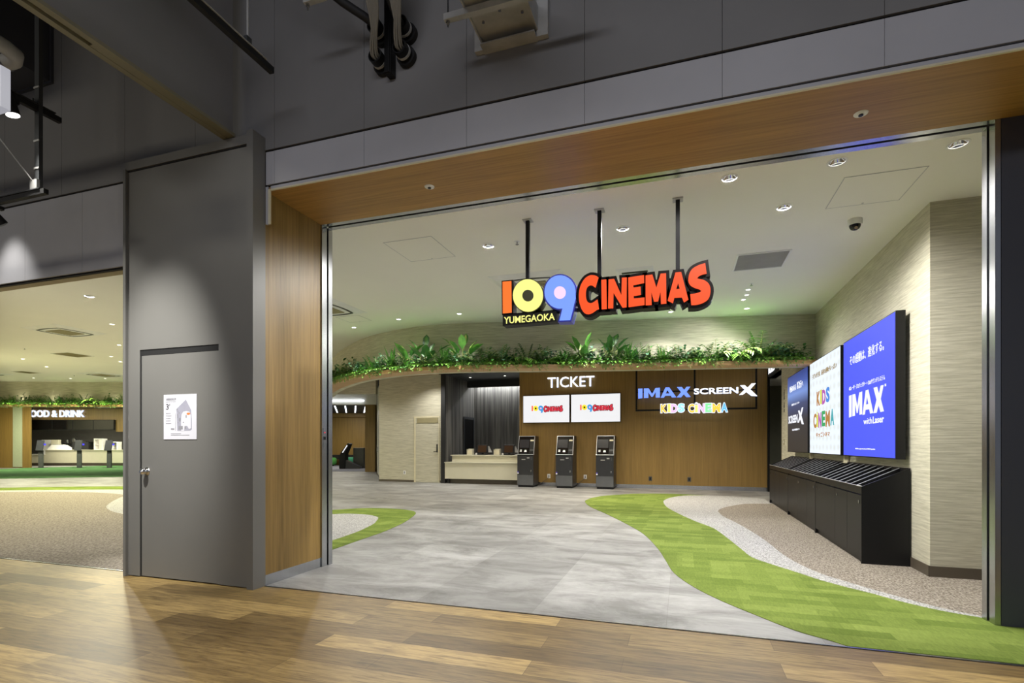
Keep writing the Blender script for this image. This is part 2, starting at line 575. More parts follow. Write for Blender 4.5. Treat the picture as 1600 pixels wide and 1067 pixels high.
def copy_thing(root, loc, label=None, group=None):
    r = root.copy()
    COL.objects.link(r)
    r.location = loc
    if label:
        r['label'] = label
    if group:
        r['group'] = group
    for ch in root.children:
        c = ch.copy()
        COL.objects.link(c)
        c.parent = r
        c.matrix_parent_inverse = ch.matrix_parent_inverse.copy()
        for g in ch.children:
            d = g.copy()
            COL.objects.link(d)
            d.parent = c
    return r

def front(y):                      # outlines that face the aisle: (x, z) at depth y
    return lambda a, b, d: (a, y + d, b)

def side(x):                       # outlines on the right wall, read from the hall: a runs towards the aisle
    return lambda a, b, d: (x + d, -a, b)

def flat_z(z):
    return lambda a, b, d: (a, b, z + d)

def outset(loop, d):
    """Pushes a closed outline outwards by d."""
    n = len(loop)
    ar = sum(loop[i][0] * loop[(i + 1) % n][1] - loop[(i + 1) % n][0] * loop[i][1] for i in range(n))
    sg = 1 if ar > 0 else -1
    out = []
    for i in range(n):
        p0, p1, p2 = Vector(loop[i - 1]), Vector(loop[i]), Vector(loop[(i + 1) % n])
        e1, e2 = (p1 - p0).normalized(), (p2 - p1).normalized()
        n1, n2 = Vector((e1.y, -e1.x)) * sg, Vector((e2.y, -e2.x)) * sg
        b = n1 + n2
        if b.length < 1e-5:
            b = n1
        b.normalize()
        k = min(1.8, 1 / max(0.3, b.dot(n1)))
        q = p1 + b * d * k
        out.append((q.x, q.y))
    return out

def text_geo(s, bold=0.0, res=3):
    """Filled letters of the built-in typeface as (verts, faces), 2D."""
    cu = bpy.data.curves.new('lettering', 'FONT')
    cu.body = s
    cu.size = 1.0
    cu.offset = bold
    cu.resolution_u = res
    cu.fill_mode = 'FRONT'
    ob = bpy.data.objects.new('lettering', cu)
    me = ob.to_mesh()
    v = [(p.co.x, p.co.y) for p in me.vertices]
    f = [tuple(p.vertices) for p in me.polygons]
    ob.to_mesh_clear()
    bpy.data.objects.remove(ob)
    bpy.data.curves.remove(cu)
    return v, f

def fit(v, x0, x1, z0, z1):
    a0, a1 = min(p[0] for p in v), max(p[0] for p in v)
    b0, b1 = min(p[1] for p in v), max(p[1] for p in v)
    return [(x0 + (p[0] - a0) / (a1 - a0) * (x1 - x0), z0 + (p[1] - b0) / max(1e-6, b1 - b0) * (z1 - z0)) for p in v]

def solid_text(mb, v, f, fn, d0, d1, mi=0, smi=None):
    bm = bmesh.new()
    vs = [bm.verts.new((a, b, 0)) for a, b in v]
    for t in f:
        try:
            bm.faces.new([vs[i] for i in t])
        except ValueError:
            pass
    bmesh.ops.remove_doubles(bm, verts=bm.verts, dist=1e-5)
    bm.verts.index_update()
    flat = [tuple(p.co[:2]) for p in bm.verts]
    tris = [tuple(p.index for p in q.verts) for q in bm.faces]
    rim = [(e.verts[0].index, e.verts[1].index) for e in bm.edges if len(e.link_faces) == 1]
    bm.free()
    n = len(flat)
    vv = [fn(a, b, d0) for a, b in flat] + [fn(a, b, d1) for a, b in flat]
    mb.add(vv, tris + [tuple(i + n for i in t) for t in tris], mi)
    mb.add(vv, [(a, b, b + n, a + n) for a, b in rim], mi if smi is None else smi)
    return mb

def letters(s, x0, x1, z0, z1, bold=0.0):
    """The word fitted into a box, split into its letters: list of (verts, faces)."""
    v, f = text_geo(s, bold)
    v = fit(v, x0, x1, z0, z1)
    par = list(range(len(v)))
    def find(i):
        while par[i] != i:
            par[i] = par[par[i]]
            i = par[i]
        return i
    key = {}
    for i, p in enumerate(v):
        k = (round(p[0], 5), round(p[1], 5))
        if k in key:
            par[find(i)] = find(key[k])
        else:
            key[k] = i
    for t in f:
        for i in t[1:]:
            par[find(i)] = find(t[0])
    isl = {}
    for t in f:
        isl.setdefault(find(t[0]), []).append(t)
    out = []
    for fs in isl.values():
        ids = sorted({i for t in fs for i in t})
        mp = {i: k for k, i in enumerate(ids)}
        vv = [v[i] for i in ids]
        out.append((min(p[0] for p in vv), vv, [tuple(mp[i] for i in t) for t in fs]))
    out.sort()
    return [(a, b) for _, a, b in out]

def catmull(pts, n=8):
    out = []
    P = [Vector(p) for p in pts]
    for i in range(len(P) - 1):
        p0, p1, p2, p3 = P[max(i - 1, 0)], P[i], P[i + 1], P[min(i + 2, len(P) - 1)]
        for k in range(n):
            t = k / n
            out.append(0.5 * (2 * p1 + (p2 - p0) * t + (2 * p0 - 5 * p1 + 4 * p2 - p3) * t * t + (3 * p1 - p0 - 3 * p2 + p3) * t ** 3))
    out.append(P[-1])
    return [tuple(p) for p in out]

def wing(u, d):                    # axes of the far wing, turned 18 degrees from the hall
    return (u * CT - d * ST, u * ST + d * CT)

def wbox(mb, u0, u1, d0, d1, z0, z1, mi=0):
    b = [wing(u0, d0), wing(u1, d0), wing(u1, d1), wing(u0, d1)]
    return mb.hexa([(x, y, z0) for x, y in b], [(x, y, z1) for x, y in b], mi)
# outlines of the hanging sign, metres along the sign plane (x, z)
LOGO = {'one':[[(-1.666,2.785),(-1.577,2.784),(-1.574,2.478),(-1.663,2.476)]],'zero':[[(-1.26,2.615),(-1.262,2.592),(-1.267,2.568),(-1.276,2.547),(-1.288,2.527),(-1.303,2.51),(-1.321,2.496),(-1.341,2.485),(-1.362,2.477),(-1.385,2.473),(-1.408,2.473),(-1.432,2.477),(-1.455,2.484),(-1.477,2.496),(-1.497,2.51),(-1.515,2.527),(-1.53,2.547),(-1.543,2.569),(-1.552,2.593),(-1.558,2.617),(-1.56,2.642),(-1.558,2.666),(-1.552,2.69),(-1.543,2.712),(-1.53,2.732),(-1.515,2.749),(-1.497,2.763),(-1.477,2.774),(-1.455,2.781),(-1.432,2.785),(-1.408,2.784),(-1.385,2.78),(-1.362,2.772),(-1.341,2.761),(-1.321,2.746),(-1.303,2.729),(-1.288,2.709),(-1.276,2.687),(-1.267,2.664),(-1.262,2.64)],[(-1.352,2.621),(-1.353,2.609),(-1.357,2.597),(-1.364,2.587),(-1.373,2.579),(-1.383,2.573),(-1.395,2.57),(-1.408,2.57),(-1.42,2.572),(-1.432,2.577),(-1.443,2.585),(-1.452,2.595),(-1.458,2.606),(-1.463,2.618),(-1.464,2.631),(-1.463,2.643),(-1.458,2.655),(-1.452,2.665),(-1.443,2.673),(-1.432,2.679),(-1.42,2.682),(-1.408,2.682),(-1.395,2.679),(-1.383,2.674),(-1.373,2.666),(-1.364,2.657),(-1.357,2.646),(-1.353,2.633)]],'nine':[[(-1.106,2.478),(-1.127,2.483),(-1.147,2.491),(-1.166,2.502),(-1.184,2.515),(-1.199,2.531),(-1.213,2.549),(-1.225,2.568),(-1.234,2.589),(-1.24,2.611),(-1.243,2.633),(-1.244,2.655),(-1.241,2.677),(-1.235,2.698),(-1.227,2.717),(-1.216,2.735),(-1.203,2.751),(-1.188,2.765),(-1.171,2.776),(-1.152,2.784),(-1.132,2.789),(-1.112,2.791),(-1.091,2.79),(-1.07,2.786),(-1.05,2.779),(-1.031,2.769),(-1.013,2.757),(-0.996,2.742),(-0.982,2.726),(-0.97,2.707),(-0.96,2.687),(-0.952,2.666),(-0.948,2.644),(-0.946,2.623),(-0.947,2.601),(-0.945,2.559),(-0.96,2.507),(-0.977,2.434),(-0.997,2.362),(-1.099,2.365),(-1.082,2.429),(-1.07,2.477)],[(-1.038,2.621),(-1.039,2.608),(-1.043,2.596),(-1.05,2.585),(-1.059,2.577),(-1.07,2.571),(-1.082,2.567),(-1.094,2.567),(-1.107,2.569),(-1.119,2.575),(-1.13,2.583),(-1.139,2.593),(-1.146,2.605),(-1.15,2.618),(-1.151,2.632),(-1.15,2.645),(-1.146,2.657),(-1.139,2.668),(-1.13,2.676),(-1.119,2.683),(-1.107,2.686),(-1.094,2.686),(-1.082,2.683),(-1.07,2.678),(-1.059,2.67),(-1.05,2.66),(-1.043,2.648),(-1.039,2.635)]],'C':[[(-0.732,2.733),(-0.749,2.748),(-0.765,2.756),(-0.785,2.761),(-0.805,2.763),(-0.825,2.757),(-0.846,2.747),(-0.864,2.731),(-0.879,2.711),(-0.893,2.687),(-0.903,2.663),(-0.91,2.633),(-0.914,2.604),(-0.915,2.573),(-0.913,2.543),(-0.908,2.513),(-0.899,2.482),(-0.889,2.455),(-0.876,2.433),(-0.861,2.416),(-0.846,2.407),(-0.827,2.403),(-0.809,2.404),(-0.79,2.411),(-0.772,2.421),(-0.752,2.435),(-0.728,2.443),(-0.734,2.488),(-0.742,2.533),(-0.759,2.522),(-0.779,2.51),(-0.794,2.504),(-0.809,2.504),(-0.822,2.509),(-0.832,2.516),(-0.841,2.532),(-0.847,2.551),(-0.85,2.574),(-0.85,2.598),(-0.848,2.622),(-0.842,2.644),(-0.833,2.657),(-0.822,2.665),(-0.811,2.669),(-0.799,2.668),(-0.787,2.665),(-0.779,2.658),(-0.771,2.65),(-0.759,2.643),(-0.747,2.688)]],'I':[[(-0.706,2.709),(-0.661,2.709),(-0.657,2.439),(-0.703,2.439)]],'N':[[(-0.64,2.707),(-0.59,2.707),(-0.525,2.552),(-0.52,2.71),(-0.477,2.709),(-0.479,2.44),(-0.515,2.438),(-0.596,2.581),(-0.599,2.44),(-0.644,2.442)]],'E':[[(-0.464,2.707),(-0.325,2.715),(-0.324,2.644),(-0.42,2.633),(-0.418,2.611),(-0.356,2.615),(-0.353,2.54),(-0.416,2.536),(-0.415,2.513),(-0.321,2.514),(-0.321,2.447),(-0.461,2.439)]],'M':[[(-0.312,2.71),(-0.253,2.712),(-0.219,2.592),(-0.182,2.713),(-0.136,2.712),(-0.133,2.444),(-0.179,2.443),(-0.183,2.557),(-0.204,2.469),(-0.238,2.469),(-0.263,2.558),(-0.259,2.442),(-0.311,2.443)]],'A':[[(-0.057,2.71),(-0.009,2.71),(0.051,2.463),(0.015,2.441),(-0.003,2.487),(-0.066,2.489),(-0.078,2.442),(-0.122,2.468)],[(-0.035,2.616),(-0.021,2.564),(-0.051,2.562)]],'S':[[(0.189,2.766),(0.2,2.674),(0.166,2.67),(0.148,2.664),(0.134,2.656),(0.122,2.641),(0.137,2.635),(0.166,2.626),(0.182,2.619),(0.195,2.609),(0.208,2.597),(0.219,2.582),(0.227,2.563),(0.231,2.544),(0.232,2.519),(0.229,2.494),(0.223,2.471),(0.213,2.452),(0.198,2.438),(0.178,2.427),(0.158,2.419),(0.137,2.414),(0.107,2.411),(0.075,2.413),(0.066,2.509),(0.107,2.51),(0.143,2.518),(0.159,2.527),(0.143,2.543),(0.107,2.558),(0.088,2.569),(0.072,2.581),(0.061,2.595),(0.054,2.611),(0.05,2.63),(0.051,2.649),(0.054,2.67),(0.06,2.692),(0.07,2.711),(0.083,2.727),(0.1,2.739),(0.119,2.748),(0.137,2.755),(0.154,2.76)]],'plate':[[(-1.667,2.459),(-1.132,2.458),(-1.13,2.361),(-1.667,2.357)]]}
LOGO_NAME_TEXT = [(-1.653, 2.438), (-1.146, 2.441), (-1.145, 2.371), (-1.653, 2.375)]
WALL_LOGO = {'I':[[(-1.113,2.677),(-1.002,2.678),(-1.006,2.421),(-1.111,2.412)]],'M':[[(-0.965,2.679),(-0.846,2.68),(-0.756,2.526),(-0.668,2.681),(-0.557,2.684),(-0.557,2.427),(-0.662,2.426),(-0.664,2.576),(-0.74,2.451),(-0.774,2.45),(-0.852,2.571),(-0.852,2.424),(-0.965,2.422)]],'A':[[(-0.417,2.684),(-0.322,2.685),(-0.147,2.421),(-0.256,2.419),(-0.285,2.468),(-0.428,2.468),(-0.455,2.42),(-0.539,2.418)],[(-0.368,2.618),(-0.318,2.526),(-0.41,2.527)]],'X':[[(-0.132,2.686),(-0.012,2.686),(0.049,2.606),(0.107,2.687),(0.2,2.686),(0.107,2.552),(0.208,2.42),(0.101,2.418),(0.038,2.493),(-0.029,2.417),(-0.138,2.418),(-0.029,2.552)]]}
BIG_X = [(1.385, 2.678), (1.486, 2.679), (1.553, 2.617), (1.647, 2.717), (1.741, 2.718), (1.617, 2.571), (1.777, 2.397), (1.647, 2.405), (1.527, 2.508), (1.446, 2.444), (1.358, 2.44), (1.486, 2.569)]
SCREEN_BOX = [(0.286, 2.637), (1.338, 2.64), (1.338, 2.481), (0.286, 2.483)]
KIDS_BOX = ([(-0.543, 2.249), (0.064, 2.246), (0.064, 2.03), (-0.543, 2.03)], [(0.14, 2.24), (1.098, 2.232), (1.098, 2.016), (0.14, 2.021)])
# ------------------------------------------------------------------ the setting
H = 3.39                                          # hall ceiling
FY = 3.54                                         # shop front plane
XW = 2.13                                         # right hall wall

struct('floor', MB().box(-14, 5, -5, FY, -0.1, 0), 'planks')
struct('floor.001', MB().box(-42, 5, FY, 34, -0.1, 0), 'stone')
struct('trim_1', MB().box(-12, 5, FY - 0.010, FY + 0.002, -0.01, 0.0045), 'steel')
struct('trim_24', MB().box(-12, 5, FY - 0.016, FY - 0.010, -0.01, 0.002), 'gap')

def flat_floor(name, pts, z, mat):
    return struct(name, MB().extrude([pts], flat_z(0.0), 0.0005, z), mat)

lime_edge = [(0.564, 13.0), (0.0, 13.12), (-0.514, 13.1), (-1.05, 12.9), (-1.453, 12.5), (-1.75, 12.1), (-1.916, 11.6), (-1.95, 11.2), (-1.932, 10.809), (-1.684, 9.967),
             (-1.228, 8.981), (-0.798, 7.97), (-0.497, 7.169), (-0.276, 6.251), (-0.163, 5.6), (-0.073, 5.077), (0.091, 4.63), (0.286, 4.284),
             (0.487, 4.006), (0.687, 3.753), (0.848, 3.63), (0.93, 3.556)]
grey_edge = [(0.564, 13.0), (0.128, 12.857), (-0.12, 12.5), (-0.28, 12.076), (-0.36, 11.6), (-0.371, 11.209), (-0.276, 10.334), (-0.043, 9.369), (0.208, 8.537),
             (0.42, 7.957), (0.546, 7.182), (0.64, 6.466), (0.705, 6.024), (0.85, 5.734), (1.02, 5.45), (1.153, 5.215), (1.298, 5.025),
             (1.443, 4.87), (1.569, 4.703), (1.764, 4.521), (1.972, 4.417)]
brown_edge = [(1.70, 11.56), (1.287, 11.433), (1.08, 11.22), (0.936, 10.967), (0.79, 10.7), (0.697, 10.426), (0.62, 10.1), (0.611, 9.8), (0.66, 9.238), (0.802, 8.493), (0.928, 7.635),
              (0.997, 6.935), (1.041, 6.28), (1.115, 5.821), (1.227, 5.447), (1.351, 5.23), (1.479, 5.022), (1.612, 4.833), (1.794, 4.60), (1.988, 4.453)]
lime_s, grey_s, brown_s = catmull(lime_edge, 4), catmull(grey_edge, 4), catmull(brown_edge, 4)
flat_floor('lime_carpet_floor', lime_s + [(3.2, 3.556), (3.2, 4.262), (1.985, 4.262)] + list(reversed(grey_s))[:-1], 0.004, 'lime')
flat_floor('speckled_carpet_floor', grey_s + list(reversed(brown_s)) + [(1.70, 12.5), (1.1, 12.9)], 0.004, 'speckle')
flat_floor('brown_carpet_floor', brown_s + [(3.4, 4.45), (3.4, 5.65), (XW, 5.65), (XW, 11.6)], 0.004, 'brown_carpet')

isl_out = [(-24, 6), (-17.88, 9.253), (-15.05, 10.635), (-13, 10.5), (-10.5, 9.3), (-8, 8.0), (-6.9, 7.8), (-6.094, 7.995), (-5.804, 8.3), (-5.491, 8.48), (-5.024, 8.50), (-4.72, 8.40),
           (-4.52, 8.25), (-4.372, 8.02), (-4.216, 7.6), (-4.032, 6.995), (-3.89, 6.253), (-3.847, 5.751), (-3.809, 5.313), (-3.78, 4.975), (-3.75, 4.3), (-3.74, 3.56)]
isl_mid = [(-24, 4.9), (-22, 6.0), (-16.77, 8.678), (-13.99, 9.886), (-12.4, 9.75), (-10.3, 8.75), (-7.8, 7.3), (-6.5, 7.2), (-5.741, 7.5), (-5.494, 7.64), (-5.167, 7.66), (-4.90, 7.55),
           (-4.72, 7.40), (-4.58, 7.15), (-4.406, 6.778), (-4.247, 6.217), (-4.175, 5.784), (-4.138, 5.429), (-4.1, 4.6), (-4.1, 3.56)]
isl_in = [(-24, 3.9), (-22, 5.2), (-16.211, 8.389), (-14.69, 8.95), (-13.5, 9.05), (-12.7, 8.9), (-12.25, 8.66), (-12.02, 8.4), (-11.291, 7.716), (-10.474, 7.052), (-9.678, 6.614), (-9.03, 6.381),
          (-7.5, 5.8), (-5.5, 5.0), (-4.7, 4.2), (-4.6, 3.56)]
lo, md_, in_ = catmull(isl_out, 4), catmull(isl_mid, 4), catmull(isl_in, 4)
flat_floor('lime_carpet_floor.001', lo + list(reversed(md_)), 0.004, 'lime')
flat_floor('speckled_carpet_floor.001', md_ + list(reversed(in_)), 0.004, 'speckle')
flat_floor('brown_carpet_floor.001', in_ + [(-24, 3.56)], 0.004, 'brown_carpet')
flat_floor('green_carpet_floor', [(-22.9, 11.4), (-21.0, 12.7), (-19.3, 13.85), (-18, 14.4), (-27.0, 22.3), (-30.2, 21.3), (-31.5, 17.5), (-31, 14.6), (-26, 10.5)], 0.004, 'deep_green')

# shop front: boards, band panels, black gaps
front_wall = MB()
xs = [-12.0] + [-1.51 - 0.875 * k for k in range(11, -1, -1)] + [-0.635, 0.24, 1.115, 1.99, 2.865, 5.0]
for a, b in zip(xs[:-1], xs[1:]):
    front_wall.box(a + 0.0015, b - 0.0015, FY, FY + 0.02, 3.688, 5.7)
struct('wall_front', front_wall, 'mall_paint')
band = MB()
for a, b in zip([-3.35, -3.26, -2.385, -1.51, -0.635, 0.24, 1.115, 1.99], [-3.26, -2.385, -1.51, -0.635, 0.24, 1.115, 1.99, 5.0]):
    band.box(a + 0.0012, b - 0.0012, FY, FY + 0.02, 3.392, 3.668)
struct('wall_front_band', band, 'band_paint')
band = MB()
for a, b in zip([-12, -10.69, -9.84, -8.99, -8.14, -7.29, -6.44, -5.59], [-10.69, -9.84, -8.99, -8.14, -7.29, -6.44, -5.59, -4.83]):
    band.box(a + 0.0012, b - 0.0012, FY, FY + 0.02, 2.888, 3.668)
struct('wall_front_band.001', band, 'band_paint')
struct('wall_front_backing', MB().box(-12, 5, FY + 0.022, FY + 0.05, 3.376, 5.7).box(-12, -4.83, FY + 0.022, FY + 0.05, 2.873, 3.376), 'gap')
struct('trim_2', MB().box(-3.30, 5, FY, FY + 0.02, 3.352, 3.376), 'band_paint')
struct('trim_3', MB().box(-3.30, 5, FY - 0.002, FY + 0.012, 3.340, 3.352), 'cream')
struct('trim_4', MB().box(-3.352, -3.325, FY, FY + 0.02, 3.06, 3.376).box(-3.325, -3.305, FY - 0.002, FY + 0.012, 3.06, 3.352, 1), ['band_paint', 'cream'])
struct('header_beam', MB().box(-12, -4.83, FY + 0.051, FY + 0.14, 2.87, 5.7), 'header_soffit')
# wooden portal
struct('ceiling_portal', MB().box(-3.36, 5, FY + 0.013, 4.26, 3.345, 3.375), 'oak_lengthwise')
struct('header_beam.001', MB().box(-3.36, 5, FY + 0.051, 4.42, 3.3765, 5.7), 'gap')
struct('jamb_panel_wall', MB().box(-3.40, -3.36, FY + 0.001, 4.255, 0.09, 3.3445), 'oak_upright')
struct('baseboard_left', MB().box(-3.40, -3.357, FY + 0.001, 4.255, 0, 0.09), 'steel')
struct('wall_right_jamb', MB().box(1.998, 3.2, 4.26, 4.40, 0, 3.3445), 'slate_paint')
struct('wall_right_reveal', MB().box(3.2, 3.3, FY + 0.001, 4.40, 0, 3.3445), 'oak_upright')
# roller shutter channels of the portal
struct('trim_5', MB().box(-3.40, -3.345, 4.258, 4.330, 0, 3.345).box(-3.40, -3.338, 4.346, 4.405, 0, 3.345), 'steel')
struct('trim_6', MB().box(1.965, 1.995, 4.262, 4.33, 0, 3.345).box(1.958, 1.995, 4.346, 4.405, 0, 3.345), 'steel')
struct('trim_7', MB().box(-3.345, 1.965, 4.262, 4.315, 3.346, 3.3755).box(-3.338, 1.958, 4.345, 4.405, 3.346, 3.3755), 'steel')
struct('trim_8', MB().box(-3.40, 1.995, 4.316, 4.344, 3.36, 3.3755).box(-3.40, -3.37, 4.331, 4.345, 0, 3.35).box(1.985, 1.995, 4.331, 4.345, 0, 3.35), 'gap')
ctl = thing('shutter_switch', (-3.34, 4.29, 1.30), 'small shutter key switch plate with a red mark on the left steel channel', 'switch')
MB().box(-3.345, -3.342, 4.272, 4.316, 1.16, 1.36).build('plate', 'steel', ctl)
MB().box(-3.342, -3.337, 4.282, 4.306, 1.245, 1.275).build('key_slot', 'black', ctl)
MB().box(-3.342, -3.340, 4.284, 4.304, 1.31, 1.32).build('red_mark', 'print_red', ctl)

# service box with its flush door, between the two openings
struct('wall_service_box', MB().box(-4.83, -4.665, 3.43, 4.40, 0.008, 3.76).box(-4.665, -3.745, 3.47, 4.40, 0.008, 3.76).box(-4.665, -3.745, 3.43, 3.47, 2.052, 3.76)
       .box(-3.745, -3.42, 3.43, 4.40, 0.008, 3.76).box(-3.42, -3.40, 3.43, 4.40, 0, 3.76), 'box_paint')
struct('wall_service_box_lip', MB().box(-4.835, -3.40, 3.415, 3.43, 3.69, 3.765), 'box_paint')
struct('trim_9', MB().box(-4.83, -3.42, 3.424, 3.4305, 3.678, 3.69), 'gap')
struct('trim_10', MB().box(-4.842, -4.81, 3.405, 3.54, 0, 3.70), 'box_paint')
struct('trim_11', MB().box(-3.42, -3.3545, 3.405, FY, 0, 3.79), 'box_paint')
struct('trim_12', MB().box(-4.665, -3.745, 3.435, 3.4695, 2.000, 2.051).box(-4.665, -4.65, 3.436, 3.4695, 0.02, 2.0), 'gap')  # shade of the door recess, drawn as solid black strips
door = struct('door_1', MB().box(-4.648, -3.745, 3.436, 3.468, 0.012, 1.998), 'box_paint')
k = MB().lathe([(0.0, 0.062), (0.012, 0.062), (0.026, 0.050), (0.030, 0.036), (0.022, 0.022), (0.014, 0.014), (0.030, 0.008), (0.036, 0.0)], n=20)
k.v = [(x - 4.585, 3.4355 - z, y + 0.955) for x, y, z in k.v]
k.build('door_knob', 'chrome', door, smooth=True)
note = thing('floor_plan_notice', (-4.185, 3.434, 1.24), 'white paper floor plan notice taped on the grey service door', 'notice')
MB().box(-4.377, -3.993, 3.432, 3.4355, 1.243, 1.637).build('sheet', 'paper', note)
nf = front(3.4318)
pm = MB()
def ntext(mb, s, x0, x1, z0, z1, bold=0.0, mi=0):
    v, f = text_geo(s, bold, 2)
    solid_text(mb, fit(v, x0, x1, z0, z1), f, nf, -0.0006, 0.0001, mi)
ntext(pm, '避難経路図', -4.348, -4.232, 1.585, 1.607, 0.01, 1)
ntext(pm, 'EVACUATION ROUTE', -4.348, -4.232, 1.570, 1.578, 0.0, 1)
ntext(pm, '3', -4.348, -4.316, 1.505, 1.556, 0.01)
ntext(pm, 'F', -4.311, -4.299, 1.533, 1.555, 0.01)
for i, w_ in enumerate((0.040, 0.050, 0.040, 0.042, 0.046)):
    pm.box(-4.344, -4.338, 3.4312, 3.4318, 1.469 - i * 0.022, 1.475 - i * 0.022)
    pm.box(-4.334, -4.334 + w_, 3.4312, 3.4318, 1.469 - i * 0.022, 1.474 - i * 0.022, 1)
pm.box(-4.290, -4.250, 3.4312, 3.4318, 1.328, 1.340, 1)
pm.box(-4.238, -4.234, 3.4312, 3.4318, 1.32, 1.47, 1)
pm.box(-4.290, -4.172, 3.4312, 3.4318, 1.290, 1.295, 1)
pm.box(-4.290, -4.075, 3.4312, 3.4318, 1.277, 1.282, 1)
pm.build('lettering', ['ink', 'ink_soft'], note, fix=False)
mp_ = MB()
mp_.extrude([[(-4.228, 1.508), (-4.116, 1.590), (-4.056, 1.498), (-4.048, 1.42), (-4.048, 1.33), (-4.065, 1.318), (-4.215, 1.318), (-4.222, 1.45)]], nf, -0.0004, 0.0001, 0)
mp_.extrude([[(-4.168, 1.315), (-4.172, 1.40), (-4.165, 1.46), (-4.145, 1.485), (-4.11, 1.49), (-4.075, 1.482), (-4.058, 1.45), (-4.056, 1.34), (-4.08, 1.332), (-4.10, 1.36), (-4.13, 1.36), (-4.135, 1.318)]], nf, -0.0007, 0.0001, 1)
for x, z, w_, h_ in ((-4.222, 1.50, 0.012, 0.012), (-4.212, 1.485, 0.012, 0.008), (-4.2, 1.468, 0.012, 0.012), (-4.214, 1.43, 0.01, 0.035), (-4.212, 1.385, 0.008, 0.008), (-4.15, 1.385, 0.012, 0.012), (-4.118, 1.43, 0.012, 0.024), (-4.13, 1.335, 0.018, 0.02), (-4.2, 1.33, 0.05, 0.03), (-4.196, 1.40, 0.02, 0.03)):
    mp_.box(x, x + w_, 3.4309, 3.4316, z, z + h_, 2)
mp_.build('plan_drawing', ['paper_grey', 'paper', 'ink_soft'], note, fix=False)
om = MB().extrude([[(-4.086 + 0.021 * math.cos(t * 0.4), 1.466 + 0.010 * math.sin(t * 0.4)) for t in range(16)]], nf, -0.0012, 0.0)
om.build('orange_marker', 'orange', note)

# mall side: ceiling, smoke curtain housing, duct
struct('ceiling', MB().box(-14, 5, -4, FY + 0.05, 5.7, 5.8), 'mall_ceiling')
struct('bulkhead_wall', MB().box(-3.585, -3.565, -1.0, 3.405, 3.80, 5.70).box(-3.69, -3.67, -1.0, 3.405, 3.80, 5.70), 'mall_paint')
struct('trim_13', MB().box(-3.692, -3.645, -1.0, 3.43, 3.775, 3.80).box(-3.61, -3.562, -1.0, 3.43, 3.775, 3.80).box(-3.645, -3.61, 2.35, 3.43, 3.777, 3.80), 'tan_metal')
struct('trim_14', MB().box(-3.668, -3.587, -1.0, 3.405, 3.801, 3.815), 'gap')

# hall shell
struct('wall_right', MB().box(XW, XW + 0.12, 5.65, 13.05, 0, H).box(XW, XW + 0.12, 13.05, 14.62, 2.86, H), 'wallpaper')
struct('wall_right_nook', MB().box(XW + 0.12, 3.4, 5.65, 5.75, 0, H).box(3.4, 3.5, 4.40, 5.75, 0, H), 'wallpaper')
struct('baseboard_right', MB().box(XW - 0.012, XW, 5.64, 13.05, 0.004, 0.10).box(XW - 0.012, 3.4, 5.638, 5.65, 0.004, 0.10), 'stair_dark')
struct('wall_corridor', MB().box(4.2, 4.3, 12.6, 16.5, 0, 2.86).box(XW + 0.12, 4.2, 12.93, 13.05, 0, 2.86).box(2.2, 4.2, 16.4, 16.5, 0, 2.86), 'olive_wall')
struct('ceiling_corridor', MB().box(XW, 4.2, 13.05, 16.5, 2.86, 2.90), 'ceiling')

curve = catmull([(2.16, 9.92), (0.874, 9.656), (-0.705, 9.38), (-2.239, 9.053), (-3.117, 8.80), (-4.052, 8.655), (-4.872, 8.703), (-5.76, 9.011), (-6.501, 9.441), (-7.251, 10.039), (-7.748, 10.48),
                 (-8.481, 11.211), (-9.102, 11.896), (-10.2, 12.9), (-12.2, 13.85), (-14.5, 14.2), (-16.6, 13.9), (-18.69, 13.206), (-20.6, 12.5), (-22.642, 11.717), (-25, 10.75), (-27.5, 9.6)], 6)
def normals(path):
    out = []
    for i, p in enumerate(path):
        a, b = Vector(path[max(i - 1, 0)]), Vector(path[min(i + 1, len(path) - 1)])
        d = (b - a).normalized()
        out.append(Vector((-d.y, d.x)) if Vector((-d.y, d.x)).dot(Vector(p)) < 0 else Vector((d.y, -d.x)))
    return out
NRM = normals(curve)
def off(path, nr, t):
    return [(p[0] + n.x * t, p[1] + n.y * t) for p, n in zip(path, nr)]
def ribbon(mb, path, t0, t1, z0, z1, mi=0):
    a, b = off(path, NRM, t0), off(path, NRM, t1)
    n = len(path)
    v = [(x, y, z0) for x, y in a] + [(x, y, z0) for x, y in b] + [(x, y, z1) for x, y in b] + [(x, y, z1) for x, y in a]
    f = []
    for q in range(4):
        for i in range(n - 1):
            f.append((q * n + i, q * n + i + 1, ((q + 1) % 4) * n + i + 1, ((q + 1) % 4) * n + i))
    f += [(0, n, 2 * n, 3 * n), (n - 1, 4 * n - 1, 3 * n - 1, 2 * n - 1)]
    return mb.add(v, f, mi)
LEDGE = 0.36
Z_LEDGE = 2.56
struct('wall_canopy', ribbon(MB(), curve, 0.0, -0.12, 2.505, H), 'wallpaper', smooth=True)
ledge = struct('trim_15', ribbon(ribbon(MB(), curve, LEDGE, 0.001, 2.505, 2.535), curve, LEDGE, LEDGE - 0.03, 2.535, Z_LEDGE + 0.01), 'oak_rim', smooth=True)
struct('trim_16', ribbon(MB(), curve, LEDGE - 0.031, 0.001, 2.5355, Z_LEDGE), 'soil', smooth=True)

